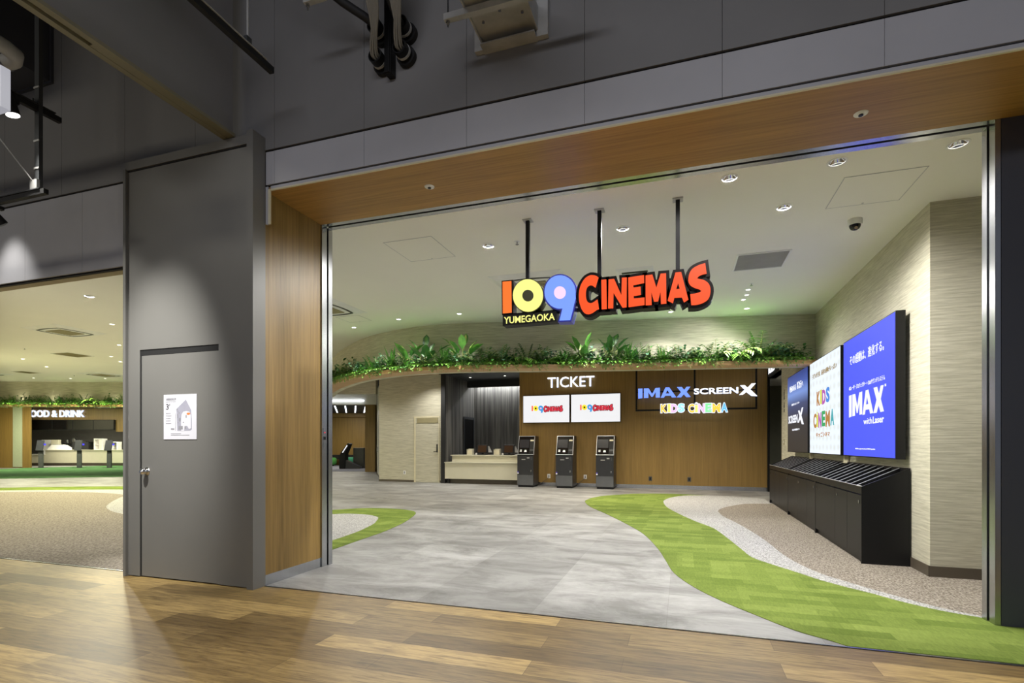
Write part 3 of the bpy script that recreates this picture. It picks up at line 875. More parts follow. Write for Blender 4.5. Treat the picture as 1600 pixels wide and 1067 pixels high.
BIG = [(-2.034, 5.38), (-0.574, 5.373), (0.37, 4.626), (1.142, 4.623), (1.913, 4.621), (0.894, 5.357), (-8.337, 5.375)]
SMALL = [(-4.724, 8.05), (-3.559, 8.03), (-5.853, 8.36), (-1.311, 8.70), (-0.18, 9.0), (0.991, 9.16), (-9.891, 6.759), (-11.818, 8.225), (-13.557, 9.245), (-14.167, 9.893), (-17.082, 9.9), (-16.06, 8.785)]
TINY = [(0.888, 8.05), (0.9, 8.32), (0.884, 8.581)]
RIM = [(-21.35, 11.0), (-20.4, 11.45), (-19.35, 11.9), (-18.25, 12.25)]
def circle(c, r, n=20):
    return [(c[0] + r * math.cos(2 * PI * i / n), c[1] + r * math.sin(2 * PI * i / n)) for i in range(n)]
def sheet(loops, z, name, mat):
    bm = bmesh.new()
    edges = []
    for lp in loops:
        vs = [bm.verts.new((p[0], p[1], z)) for p in lp]
        edges += [bm.edges.new((vs[i], vs[(i + 1) % len(vs)])) for i in range(len(vs))]
    bmesh.ops.triangle_fill(bm, edges=edges, use_beauty=True)
    mb = MB()
    bm.verts.index_update()
    mb.add([tuple(v.co) for v in bm.verts], [tuple(v.index for v in f.verts) for f in bm.faces])
    bm.free()
    o = mb.build(name, mat, kind='structure')
    return o
hole = [circle(c, 0.064) for c in BIG] + [circle(c, 0.044) for c in SMALL + RIM] + [circle(c, 0.034) for c in TINY]
sheet([[(-42, 4.43), (-4.83, 4.43), (3.5, 4.43), (3.5, 14.7), (-9.34, 14.7), (-14, 16), (-34, 34), (-42, 30)]] + hole, H, 'ceiling.001', 'ceiling')
struct('ceiling.002', MB().box(-12, -4.83, 3.68, 4.44, H, H + 0.02).box(-4.83, 3.5, 4.406, 4.44, H, H + 0.02), 'ceiling')
struct('ceiling_void', MB().box(-42, 5, 4.42, 34, 3.62, 3.66), 'mall_ceiling')
cw = [p for p in curve if p[0] > -10.3]
struct('ceiling.003', MB().extrude([[(x, y + 0.14) for x, y in cw] + [(-14, 15.2), (-9.34, 14.86), (-7.07, 14.50), (XW, 14.50)]], flat_z(3.345), 0.0, 0.03), 'oak_lengthwise')

# ticket wall, recess, beige block
struct('wall_back', MB().box(-4.50, 2.05, 14.60, 14.72, 0.10, H), 'oak_hall')
struct('baseboard_back', MB().box(-4.50, 2.05, 14.588, 14.72, 0.0, 0.10), 'steel')
struct('trim_17', MB().box(2.05, 2.10, 14.50, 14.72, 0, H), 'black')
struct('trim_18', MB().box(-7.07, XW, 14.42, 14.50, 3.328, 3.376), 'gloss_black')
struct('trim_19', MB().box(-4.54, -4.50, 14.585, 14.73, 0, H), 'oak_hall')
struct('wall_recess', MB().box(-7.00, -6.93, 14.62, 17.0, 0, H).box(-6.93, -4.54, 16.9, 17.0, 0, H).box(-4.54, -4.50, 14.73, 17.0, 0, H), 'charred')
struct('ceiling_recess', MB().box(-6.93, -4.54, 14.62, 16.45, 3.33, 3.36), 'dark_grey')
struct('trim_20', MB().box(-6.93, -4.54, 16.30, 16.45, 3.12, 3.33), 'matt_black')
struct('trim_21', MB().box(-7.07, -6.93, 14.56, 14.62, 0, H), 'matt_black')
d2 = struct('door_2', MB().box(-6.93, -6.905, 16.0, 16.78, 0, 2.04), 'black')
MB().box(-6.905, -6.89, 15.94, 16.0, 0, 2.12).box(-6.905, -6.89, 16.78, 16.84, 0, 2.12).box(-6.905, -6.89, 16.0, 16.78, 2.04, 2.12).build('door_frame', 'dark_grey', d2)
struct('wall_block', MB().box(-9.34, -7.07, 14.70, 14.85, 0, H), 'wallpaper')
struct('baseboard_block', MB().box(-9.345, -8.06, 14.69, 14.70, 0, 0.07).box(-7.17, -7.07, 14.69, 14.70, 0, 0.07), 'stair_dark')
d3 = struct('door_3', MB().box(-8.0, -7.2, 14.68, 14.70, 0.01, 2.03), 'wallpaper')
MB().box(-8.06, -8.0, 14.675, 14.70, 0, 2.07).box(-7.2, -7.17, 14.675, 14.70, 0, 2.07).box(-8.0, -7.2, 14.675, 14.70, 2.03, 2.07).build('door_frame', 'cream', d3)
MB().box(-7.95, -7.22, 14.665, 14.68, 1.87, 2.02).build('door_closer_panel', 'grille_warm', d3)
MB().box(-7.27, -7.235, 14.66, 14.68, 0.95, 1.20).box(-7.36, -7.25, 14.635, 14.65, 0.955, 0.975).box(-7.258, -7.245, 14.645, 14.665, 0.955, 0.975).build('door_handle', 'black', d3)
def angled(mb, pa, pb, t, z0, z1):
    a, b = Vector(pa), Vector(pb)
    n = Vector((-(b - a).y, (b - a).x)).normalized() * t
    q = [a, b, b + n, a + n]
    return mb.hexa([(p.x, p.y, z0) for p in q], [(p.x, p.y, z1) for p in q])
struct('wall_block_return', angled(MB(), (-9.34, 14.86), (-11.85, 18.5), -0.14, 0, H), 'wallpaper')
struct('baseboard_block_return', angled(MB(), (-9.36, 14.87), (-11.86, 18.49), 0.012, 0, 0.07), 'stair_dark')
d4 = struct('door_4', angled(MB(), (-9.95, 15.74), (-11.3, 17.70), 0.02, 0.01, 2.45), 'grey_door')
angled(MB(), (-11.1, 17.41), (-11.16, 17.50), 0.06, 0.9, 1.1).build('door_handle', 'steel', d4)
wl = MB(); wbox(wl, -8.6, -4.45, 17.0, 17.25, 2.85, 3.344)
struct('beam_corridor', wl, 'wallpaper')

# lounge beyond the corridor
wl = MB(); wbox(wl, -12.5, -5.6, 29.9, 30.1, 0, 3.3)
struct('wall_lounge', wl, 'oak_hall')
wl = MB(); wbox(wl, -6.38, -5.95, 22.6, 22.95, 0, 3.3); wbox(wl, -7.9, -7.5, 28.0, 29.9, 0, 3.3)
struct('pillar_lounge', wl, 'oak_hall')
wl = MB(); wbox(wl, -6.0, -5.0, 22.9, 23.0, 0, 3.3)
struct('wall_lounge_side', wl, 'wallpaper')
wl = MB(); wbox(wl, -12.5, -5.85, 22.9, 30.0, 2.97, 3.0)
struct('ceiling_lounge', wl, 'matt_black')
wl = MB(); wbox(wl, -12.5, -5.85, 22.5, 22.9, 2.92, 3.36)
struct('beam_lounge', wl, 'ceiling')
wl = MB(); wbox(wl, -12.5, -5.9, 22.95, 29.9, 0.0, 0.006)
struct('lounge_floor', wl, plain('blue grey carpet', rgb(120, 122, 136), 0.95))
wl = MB(); wbox(wl, -12.5, -6.0, 29.6, 29.9, 2.75, 2.97)
struct('beam_lounge.001', wl, 'oak_hall')

# refreshment stand in the far wing
wl = MB(); wbox(wl, -31, -13.0, 31.0, 31.2, 0, 3.38)
struct('wall_kitchen', wl, 'kitchen_wall')
wl = MB(); wbox(wl, -25.42, -18.5, 27.6, 27.8, 2.50, 3.38); wbox(wl, -21.0, -19.5, 27.6, 27.8, 1.86, 2.50)
struct('wall_stand_front', wl, 'oak_hall')
wl = MB(); wbox(wl, -29.5, -24.41, 26.4, 26.46, 0, 3.38)
struct('wall_stand_left', wl, 'oak_hall')
wl = MB(); wbox(wl, -25.29, -24.83, 26.37, 26.4, 0.05, 3.3)
struct('trim_22', wl, plain('mint plaster strip', rgb(170, 178, 150), 0.8, 0, 0.05, 20))
wl = MB(); wbox(wl, -25.3, -19, 27.3, 27.58, 3.10, 3.16)
struct('trim_23', wl, 'gloss_black')
left = [(-7.44, 3.62), (-38.8, 18.9), (-38.9, 18.7), (-7.50, 3.50)]
struct('wall_left', MB().hexa([(x, y, 0) for x, y in left], [(x, y, H) for x, y in left]), 'wallpaper')
struct('wall_left_front', MB().box(-14, -7.5, 3.5, 3.53, 0, 2.88), 'mall_paint')
# ------------------------------------------------------------------ ceiling fittings of the hall
DOWN = 'recessed downlights of the hall'
def downlight(c, r, label, watts, deg, big=True, z=H, colr=NEUT, aim=(0, 0, -1), recess=True, group=DOWN):
    x, y = c
    t = thing('recessed_downlight', (x, y, z), label, 'ceiling light', group)
    if recess:
        MB().ring((x, y, z - 0.004), (0, 0, 1), r - 0.004, r + 0.010, 0.005, 28).build('trim_ring', 'white', t, smooth=True)
        if big:
            MB().lathe([(r - 0.003, 0.001), (r * 0.80, 0.03), (r * 0.60, 0.085), (r * 0.40, 0.11)], (x, y, z), 28).build('reflector', 'chrome', t, smooth=True)
            MB().cyl((x, y, z + 0.045), (x, y, z + 0.060), r * 0.70, n=20).build('lamp_lens', 'lamp', t)
        else:
            MB().lathe([(r - 0.003, 0.001), (r * 0.94, 0.012), (r * 0.92, 0.03)], (x, y, z), 24).build('reflector', 'chrome', t, smooth=True)
            MB().cyl((x, y, z + 0.010), (x, y, z + 0.02), r * 0.90, n=20).build('lamp_lens', 'lamp', t)
    else:
        MB().ring((x, y, z - 0.006), (0, 0, 1), r * 0.72, r, 0.006, 24).build('trim_ring', 'white', t, smooth=True)
        MB().cyl((x, y, z - 0.004), (x, y, z - 0.0005), r * 0.72, n=20).build('lamp_lens', 'lamp', t)
    if watts:
        spot('downlight_lamp', (x, y, z - 0.012), watts, colr, deg, 0.4 if deg > 166 else 0.75, aim, 0.04)
    return t
big_lab = ['large round downlight left of the first hanging rod of the red sign', 'large round downlight between the second and third hanging rods of the red sign',
           'large round downlight at the portal edge, left end of its row of three', 'large round downlight at the portal edge, middle of its row of three',
           'large round downlight at the portal edge nearest the right steel channel', 'large round downlight above the flat grey ceiling grille',
           'large round downlight of the far left wing closest to the shop front']
for c, lb in zip(BIG, big_lab):
    downlight(c, 0.062, lb, LIGHT['down'] * (0.12 if c[0] > 1.5 else 0.6 if c[0] > 1.0 else 1.0), 120 if c[0] > 1.0 else 167)
small_lab = ['small round downlight by the curved wall, second from the left steel channel', 'small round downlight by the curved wall, third from the left steel channel',
             'small round downlight by the curved wall, closest to the left steel channel', 'small round downlight by the curved wall under the blue numeral of the hanging sign',
             'small round downlight by the curved wall under the red letters of the hanging sign', 'small round downlight by the curved wall, nearest the right hall wall',
             'small downlight of the left wing behind the large one, second from the shop front', 'small downlight of the left wing beside the grey service box, third from the shop front',
             'small downlight of the left wing between the big cassette and the far cassette', 'bright small downlight of the left wing next to the far cassette',
             'bright downlight alone in the middle of the left wing ceiling', 'small downlight left of the lone bright one in the left wing']
for i, (c, lb) in enumerate(zip(SMALL, small_lab)):
    downlight(c, 0.042, lb, LIGHT['small'] if i < 6 else LIGHT['wing'], 152 if i < 6 else 165, False, colr=NEUT if i < 6 else (1, 0.95, 0.66), aim=(0, -0.32, -1) if i < 6 else (0, 0, -1))
rim_lab = ['small downlight over the far plant ledge, above the wood pillar', 'small downlight over the far plant ledge, above the left end of the FOOD & DRINK letters',
           'small downlight over the far plant ledge, above the right end of the FOOD & DRINK letters', 'small downlight over the far plant ledge, nearest the grey service box']
for c, lb in zip(RIM, rim_lab):
    downlight(c, 0.042, lb, LIGHT['wing'] * 0.6, 120, False, colr=(1, 0.95, 0.66))
tiny_lab = ['tiny spotlight right of the red sign, front one of its row of three', 'tiny spotlight right of the red sign, middle one of its row of three', 'tiny spotlight right of the red sign, rear one of its row of three']
for c, lb in zip(TINY, tiny_lab):
    downlight(c, 0.032, lb, 45, 96, False, aim=(-0.8 * (c[1] - 8.0), 0.55, -0.62))
downlight((-7.22, 13.9), 0.04, 'small downlight in the wooden ceiling over the pale door', 170, 135, z=3.345, recess=False)
downlight((-5.64, 13.7), 0.04, 'small downlight in the wooden ceiling in front of the ticket counter', 170, 135, z=3.345, recess=False)
for i in range(4):      # wall washers of the ticket wall, hidden from the aisle by the planted canopy
    downlight((-3.9 + 1.45 * i, 11.7), 0.04, 'small downlight in the wooden ceiling behind the planted canopy, %s' % ('over the left ticket machine', 'between two ticket machines', 'over the blue letters', 'over the large X')[i], 300, 140, z=3.345, recess=False, colr=(1, 0.92, 0.76))
downlight((-6.42, 15.35), 0.045, 'small downlight in the dark recess ceiling, nearer the dark left pillar', 14, 100, z=3.33, recess=False)
downlight((-5.24, 15.30), 0.045, 'small downlight in the dark recess ceiling, nearer the wooden ticket wall', 14, 100, z=3.33, recess=False)
downlight((-9.6, 13.2), 0.05, 'small downlight in the wooden ceiling over the corridor mouth left of the beige wall', 110, 140, z=3.345, recess=False)
downlight((3.0, 14.3), 0.05, 'added unseen downlight brightening the restroom corridor', 45, 140, z=2.86, recess=False)  # lamp added out of sight to lighten the dark corridor
x_, y_ = wing(-7.0, 20.0)
downlight((x_, y_), 0.05, 'small downlight in the corridor before the lounge', 120, 140, recess=False)
t = thing('linear_wall_washer', (-5.7, 16.6, 3.3), 'linear light hidden above the charred back wall of the counter recess', 'light')
MB().box(-6.9, -4.56, 16.55, 16.66, 3.28, 3.33).build('housing', 'black', t)
area('wall_washer_lamp', (-5.72, 16.72, 3.27), 30, 2.2, 0.06, (0.95, 0.97, 1.0), (0, 0.22, -1))

for (x, y, lb) in ((-2.002, 3.909, 'small white speaker disc in the wooden portal soffit, left one'), (1.102, 3.915, 'small white speaker disc in the wooden portal soffit, right one')):
    t = thing('soffit_sensor', (x, y, 3.345), lb, 'sensor', 'round discs in the portal soffit')
    MB().lathe([(0.0, -0.008), (0.030, -0.007), (0.040, -0.003), (0.042, 0.0)], (x, y, 3.345), 24).build('disc', 'white', t, smooth=True)
    MB().cyl((x, y, 3.345 - 0.014), (x, y, 3.345 - 0.0065), 0.014, n=16).build('eye', 'black', t)
for (x, y, lb) in ((-1.697, 5.366, 'tiny sprinkler head left of the first hanging rod'), (0.896, 7.759, 'tiny sprinkler head in front of the three tiny spotlights'),
                   (-14.258, 7.83, 'tiny sprinkler head in the left wing left of the grey grille'), (-18.309, 11.363, 'tiny sprinkler head in the left wing near the far cassette')):
    t = thing('sprinkler_head', (x, y, H), lb, 'sprinkler', 'sprinkler heads in the ceiling')
    MB().lathe([(0.0, -0.004), (0.030, -0.004), (0.034, 0.0)], (x, y, H), 18).build('rosette', 'white', t, smooth=True)
    MB().cyl((x, y, H - 0.03), (x, y, H - 0.004), 0.008, n=8).cyl((x, y, H - 0.033), (x, y, H - 0.030), 0.018, n=12).build('deflector', 'steel', t)

def hatch(x0, x1, y0, y1, lb):
    t = thing('ceiling_hatch', ((x0 + x1) / 2, (y0 + y1) / 2, H), lb, 'access hatch', 'access hatches in the ceiling')
    w = 0.006
    MB().box(x0, x1, y0, y0 + w, H - 0.003, H).box(x0, x1, y1 - w, y1, H - 0.003, H).box(x0, x0 + w, y0 + w, y1 - w, H - 0.003, H).box(x1 - w, x1, y0 + w, y1 - w, H - 0.003, H).build('frame', 'grille', t)
    MB().box(x0 + w, x1 - w, y0 + w, y1 - w, H - 0.002, H - 0.0003).build('panel', 'ceiling', t)
    MB().cyl(((x0 + x1) / 2, y1 - 0.03, H - 0.004), ((x0 + x1) / 2, y1 - 0.03, H - 0.0021), 0.010, n=10).build('latch', 'grille', t)
hatch(-3.09, -2.51, 4.94, 5.56, 'square ceiling hatch outline left of the hanging sign')
hatch(-5.675, -5.225, 7.575, 7.99, 'small square ceiling hatch outline by the left steel channel')
hatch(1.265, 1.847, 4.91, 5.51, 'square ceiling hatch outline in front of the dome camera')

def grille(x0, x1, y0, y1, lb, mat='grille'):
    t = thing('ceiling_grille', ((x0 + x1) / 2, (y0 + y1) / 2, H), lb, 'air grille', 'flat return air grilles')
    MB().box(x0, x1, y0, y0 + 0.02, H - 0.010, H).box(x0, x1, y1 - 0.02, y1, H - 0.010, H).box(x0, x0 + 0.02, y0 + 0.02, y1 - 0.02, H - 0.010, H).box(x1 - 0.02, x1, y0 + 0.02, y1 - 0.02, H - 0.010, H).build('frame', 'white', t)
    g = MB().box(x0 + 0.02, x1 - 0.02, y0 + 0.02, y1 - 0.02, H - 0.003, H - 0.0005)
    n = int((y1 - y0) / 0.025)
    for i in range(1, n):
        y = y0 + 0.02 + i * (y1 - y0 - 0.04) / n
        g.box(x0 + 0.02, x1 - 0.02, y - 0.003, y + 0.003, H - 0.009, H - 0.003)
    g.build('louvre', mat, t)
grille(0.60, 1.175, 6.525, 7.125, 'flat grey square ceiling grille right of the red sign')
grille(-14.47, -13.88, 8.465, 9.07, 'flat dark ceiling grille in the middle of the left wing', 'grille_warm')
grille(-19.2, -18.7, 10.2, 10.7, 'flat dark ceiling grille at the far left edge of the left wing', 'grille_warm')

def cassette(cx, cy, s, lb):
    t = thing('ceiling_cassette', (cx, cy, H), lb, 'air conditioner', 'ceiling air conditioners')
    h = s / 2
    p = MB()
    a, b = h, h * 0.80
    v = [(cx - a, cy - a, H), (cx + a, cy - a, H), (cx + a, cy + a, H), (cx - a, cy + a, H)]
    w = [(cx - b, cy - b, H - 0.035), (cx + b, cy - b, H - 0.035), (cx + b, cy + b, H - 0.035), (cx - b, cy + b, H - 0.035)]
    p.hexa(w, v)
    p.build('panel', 'white', t, bevel=0.01)
    z = H - 0.036
    for k in range(4):
        m = MB()
        n = 9
        pts = [(-h * 0.62 + h * 1.24 * i / n, h * 0.70 - 0.05 * h * (2 * i / n - 1) ** 2 * 1.5) for i in range(n + 1)]
        lp = [(x, y + 0.05 * h) for x, y in pts] + [(x, y - 0.05 * h) for x, y in reversed(pts)]
        ca, sa = math.cos(k * PI / 2), math.sin(k * PI / 2)
        m.extrude([[(cx + x * ca - y * sa, cy + x * sa + y * ca) for x, y in lp]], flat_z(z), -0.002, 0.002)
        m.build('air_slot', 'dark_grey', t)
    g = MB().box(cx - h * 0.44, cx + h * 0.44, cy - h * 0.44, cy + h * 0.44, z - 0.006, z)
    for i in range(9):
        y = cy - h * 0.42 + i * h * 0.105
        g.box(cx - h * 0.43, cx + h * 0.43, y - 0.004, y + 0.004, z - 0.010, z - 0.006)
    g.build('intake_grille', 'grille_warm', t)
cassette(-11.30, 6.86, 0.95, 'large square ceiling cassette air conditioner in the left wing')
cassette(-17.2, 11.5, 0.95, 'square ceiling cassette air conditioner far back in the left wing')
cassette(-20.4, 10.2, 0.95, 'square ceiling cassette air conditioner at the far left edge of the wing')
cassette(-1.93, 6.86, 1.0, 'square ceiling cassette air conditioner behind the round numerals of the sign')
cassette(-5.45, 7.02, 0.95, 'square ceiling cassette air conditioner half hidden by the left steel channel')
t = thing('slot_diffuser', (-0.57, 6.85, H), 'small square air diffuser behind the red letters of the hanging sign', 'air diffuser')
MB().hexa([(-0.76, 6.64, H - 0.02), (-0.38, 6.64, H - 0.02), (-0.38, 7.06, H - 0.02), (-0.76, 7.06, H - 0.02)], [(-0.80, 6.60, H), (-0.34, 6.60, H), (-0.34, 7.10, H), (-0.80, 7.10, H)]).build('panel', 'white', t)
for i in range(3):
    MB().box(-0.73, -0.41, 6.70 + i * 0.12, 6.75 + i * 0.12, H - 0.026, H - 0.0205).build('air_slot', 'black', t)

t = thing('dome_camera', (1.601, 5.863, H), 'white dome security camera under the hall ceiling', 'camera')
MB().lathe([(0.0, 0.0), (0.062, 0.0), (0.062, -0.045), (0.056, -0.055), (0.0, -0.055)], (1.601, 5.863, H), 28).build('housing', 'white', t, smooth=True)
MB().lathe([(0.050, -0.055), (0.047, -0.075), (0.036, -0.093), (0.018, -0.103), (0.0, -0.105)], (1.601, 5.863, H), 24).build('dome', 'gloss_black', t, smooth=True)
MB().cyl((1.601, 5.84, H - 0.085), (1.596, 5.812, H - 0.098), 0.014, n=12).build('lens', 'chrome', t)
t = thing('dome_camera', (-6.95, 13.2, 3.345), 'small white dome camera under the wooden ceiling beside the pale door', 'camera')
MB().lathe([(0.0, 0.0), (0.06, 0.0), (0.06, -0.04), (0.05, -0.055), (0.0, -0.055)], (-6.95, 13.2, 3.345), 24).build('housing', 'white', t, smooth=True)
MB().lathe([(0.045, -0.055), (0.03, -0.085), (0.0, -0.095)], (-6.95, 13.2, 3.345), 20).build('dome', 'gloss_black', t, smooth=True)

# ------------------------------------------------------------------ hanging sign
SY, SB = 4.80, 4.93
sg = thing('hanging_sign', (-0.73, 4.87, H), 'illuminated hanging sign with 109 in three colours and red CINEMAS letters', 'sign')
fs = front(SY)
order = [('one', 'numeral_one', 'sign_orange', 'sign_rim', 0.012), ('zero', 'numeral_zero', 'sign_yellow', 'sign_rim_olive', 0.008), ('nine', 'numeral_nine', 'sign_sky', 'sign_rim_blue', 0.014)]
order += [(ch, 'letter_' + ch.lower() if False else 'red_letter', 'sign_red', 'sign_rim', 0.027) for ch in 'CINEMAS']
for key, nm, face, rim, grow in order:
    lp = LOGO[key]
    if key in ('zero', 'nine'):
        loops = [lp[0]]
    else:
        loops = lp
    back = MB()
    grown = [outset(loops[0], grow)] + ([outset(loops[1], -grow * 0.55)] if len(loops) > 1 else [])
    back.extrude(grown, fs, 0.004, SB - SY)
    b = back.build(nm, rim, sg)
    fl = loops if key != 'zero' else loops
    MB().extrude(fl, fs, -0.003, 0.004).build('lit_face', face, b)
    if key == 'zero':
        MB().extrude([lp[1]], fs, -0.005, -0.003).build('dark_centre', 'sign_rim_olive', b)
    if key == 'nine':
        MB().extrude([lp[1]], fs, -0.005, -0.003).build('pink_centre', 'sign_pink', b)
p = MB().extrude(LOGO['plate'], fs, 0.004, SB - SY).build('name_plate', 'matt_black', sg)
tv, tf = text_geo('YUMEGAOKA', 0.010)
solid_text(MB(), fit(tv, -1.652, -1.146, 2.374, 2.440), tf, fs, -0.002, 0.004).build('name_lettering', 'sign_yellow', p)
for x in (-1.436, -0.736, -0.038):
    r_ = MB().box(x - 0.018, x + 0.018, 4.872, 4.908, 2.62, H - 0.008).build('hanger_rod', 'black', sg)
    MB().box(x - 0.045, x + 0.045, 4.845, 4.935, H - 0.008, H).build('ceiling_plate', 'grille', r_)
MB().box(-1.62, 0.12, 4.90, 4.925, 2.655, 2.695).box(-1.62, 0.16, 4.90, 4.925, 2.46, 2.495).build('cross_bar', 'black', sg)
for (x, z, col_, w_) in ((-1.46, 2.60, (1, 0.95, 0.45), 3.0), (-1.1, 2.6, (0.4, 0.55, 1), 3.0), (-0.4, 2.6, (1, 0.3, 0.15), 5.0)):
    pass

# ------------------------------------------------------------------ wall signs over the ticket hall
WY = 14.52
ts = thing('ticket_sign', (-3.0, 14.58, 2.97), 'white lit channel letters spelling TICKET on the wooden wall', 'sign')
for v, f in letters('TICKET', -3.674, -2.335, 2.82, 3.115, 0.0):
    solid_text(MB(), v, f, front(WY), 0.0, 0.05, 0, 1).build('letter', ['sign_white', 'sign_halo'], ts, fix=False)
MB().box(-3.60, -2.40, 14.572, 14.60, 2.95, 2.985).build('mounting_rail', 'oak_hall', ts)

def small_logo(parent, x0, x1, zc, y, fn):
    allp = [q for k in LOGO if k != 'plate' for q in LOGO[k][0]]
    ax0, ax1 = min(q[0] for q in allp), max(q[0] for q in allp)
    az = sum((min(q[1] for q in allp), max(q[1] for q in allp))) / 2
    s = (x1 - x0) / (ax1 - ax0)
    g = lambda lp: [(x0 + (a - ax0) * s, zc + (b - az) * s) for a, b in lp]
    m = MB()
    mats = ['print_orange', 'print_yellow', 'print_black', 'print_sky', 'print_pink', 'print_dark_red', 'print_red']
    m.extrude([g(LOGO['one'][0])], fn, -0.004, 0.0, 0)
    m.extrude([g(LOGO['zero'][0])], fn, -0.004, 0.0, 1)
    m.extrude([g(LOGO['zero'][1])], fn, -0.006, -0.004, 2)
    m.extrude([g(LOGO['nine'][0])], fn, -0.004, 0.0, 3)
    m.extrude([g(LOGO['nine'][1])], fn, -0.006, -0.004, 4)
    for ch in 'CINEMAS':
        m.extrude([g(outset(LOGO[ch][0], 0.026))], fn, -0.004, 0.0, 5)
        m.extrude([g(l) for l in LOGO[ch]], fn, -0.006, -0.004, 6)
    m.build('logo_print', mats, parent, fix=False)

for i, (x0, x1, lb) in enumerate(((-4.415, -3.03, 'white wall display with the 109 CINEMAS logo, the one nearer the dark counter recess'), (-3.00, -1.61, 'white wall display with the 109 CINEMAS logo, the one nearer the blue lit letters'))):
    t = thing('wall_display', ((x0 + x1) / 2, 14.6, 2.21), lb, 'display', 'twin ticket wall displays')
    MB().box(x0, x1, 14.53, 14.60, 1.815, 2.61).build('casing', 'black', t)
    MB().box(x0 + 0.012, x1 - 0.012, 14.526, 14.53, 1.827, 2.598).build('screen', 'display_white', t)
    cx = (x0 + x1) / 2 + 0.03
    small_logo(t, cx - 0.46, cx + 0.46, 2.21, 14.526, front(14.5255))

fr = thing('sign_frame', (0.3, 14.28, 3.328), 'black rectangular hanging frame behind the lit letter signs', 'frame')
FR = MB()
FY0, FY1 = 14.26, 14.30
for x in (-1.165, 0.305, 1.76):
    MB().box(x - 0.022, x + 0.022, FY0, FY1, 2.125, 3.344).build('upright', 'black', fr)
MB().box(-1.187, 1.782, FY0, FY1, 2.08, 2.124).build('bottom_rail', 'black', fr)
MB().box(-1.143, 0.283, FY0 + 0.005, FY1, 2.57, 2.60).box(0.327, 1.738, FY0 + 0.005, FY1, 2.55, 2.58).build('middle_rail', 'black', fr)
WS = front(14.20)
im = thing('lit_letter_sign', (-0.45, 14.24, 2.55), 'blue lit letters spelling IMAX on the black frame', 'sign')
for ch in ('I', 'M', 'A', 'X'):
    MB().extrude(WALL_LOGO[ch], WS, 0.0, 0.055, 0, 1).build('letter', ['sign_blue', 'sign_rim_blue'], im)
sx = thing('lit_letter_sign', (1.0, 14.24, 2.55), 'white lit letters spelling SCREEN with a large X on the black frame', 'sign')
for v, f in letters('SCREEN', 0.286, 1.338, 2.483, 2.638, 0.02):
    solid_text(MB(), v, f, WS, 0.0, 0.055, 0, 1).build('letter', ['sign_white', 'sign_halo'], sx, fix=False)
MB().extrude([BIG_X], WS, 0.0, 0.055, 0, 1).build('large_letter', ['sign_white', 'sign_halo'], sx)
kc = thing('lit_letter_sign', (0.3, 14.24, 2.14), 'multicoloured lit letters spelling KIDS CINEMA under the blue and white letters', 'sign')
def kid_word(word, x0, x1, z0, z1, cols, fn, parent=None, thick=0.05, halo=True, jig=0.0):
    n = len(word)
    wd = {'I': 0.45, 'i': 0.45, 'M': 1.25}
    tot = sum(wd.get(c, 1.0) for c in word)
    x = x0
    out = []
    for i, c in enumerate(word):
        w_ = (x1 - x0) * wd.get(c, 1.0) / tot
        v, f = text_geo(c.upper() if c != 'i' else 'I', 0.045)
        j = jig * (1 if i % 2 else -1)
        top = z1 - (0.16 * (z1 - z0) if c == 'i' else 0)
        v = fit(v, x + w_ * 0.06, x + w_ * 0.94, z0 + j, top + j)
        out.append((c, v, f, cols[i], x, w_, top))
        x += w_
    return out
def kid_sign(word, box, cols):
    (x0, z1), (x1, _), (_, z0), _ = box
    for i, (c, v, f, m_, x, w_, top) in enumerate(kid_word(word, x0, x1, z0, z1, cols, WS, jig=0.004)):
        vb, fb = text_geo('I' if c == 'i' else c, 0.085)
        vb = fit(vb, min(p[0] for p in v) - 0.015, max(p[0] for p in v) + 0.015, min(p[1] for p in v) - 0.015, max(p[1] for p in v) + 0.015)
        b = solid_text(MB(), vb, fb, WS, 0.004, 0.05, 0, 1).build('letter', ['kid_white', 'sign_halo'], kc, fix=False)
        solid_text(MB(), v, f, WS, -0.004, 0.004).build('coloured_face', m_, b, fix=False)
        if c == 'i':
            cx, cz = x + w_ / 2, top + 0.03
            m = MB()
            for a in range(-2, 3):
                q = a * 0.55
                m.cyl((cx + 0.012 * math.sin(q), 14.215, cz + 0.012 * math.cos(q)), (cx + 0.045 * math.sin(q), 14.215, cz + 0.045 * math.cos(q)), 0.008, n=8)
            m.build('crown_mark', 'sign_white', kc)
kid_sign('KIDS', KIDS_BOX[0], ['kid_gold', 'kid_lime', 'kid_violet', 'kid_sky'])
kid_sign('CiNEMA', KIDS_BOX[1], ['kid_gold', 'kid_lime', 'kid_violet', 'kid_green', 'kid_gold', 'kid_blue'])
# stand-offs carry the letters on the frame
for par, xs_, zz in ((im, (-1.06, -0.1), 2.585), (sx, (0.5, 1.5), 2.565), (kc, (-0.4, 0.9), 2.10)):
    for x in xs_:
        MB().cyl((x, 14.25, zz), (x, 14.262, zz), 0.01, n=8).build('stand_off', 'black', par)

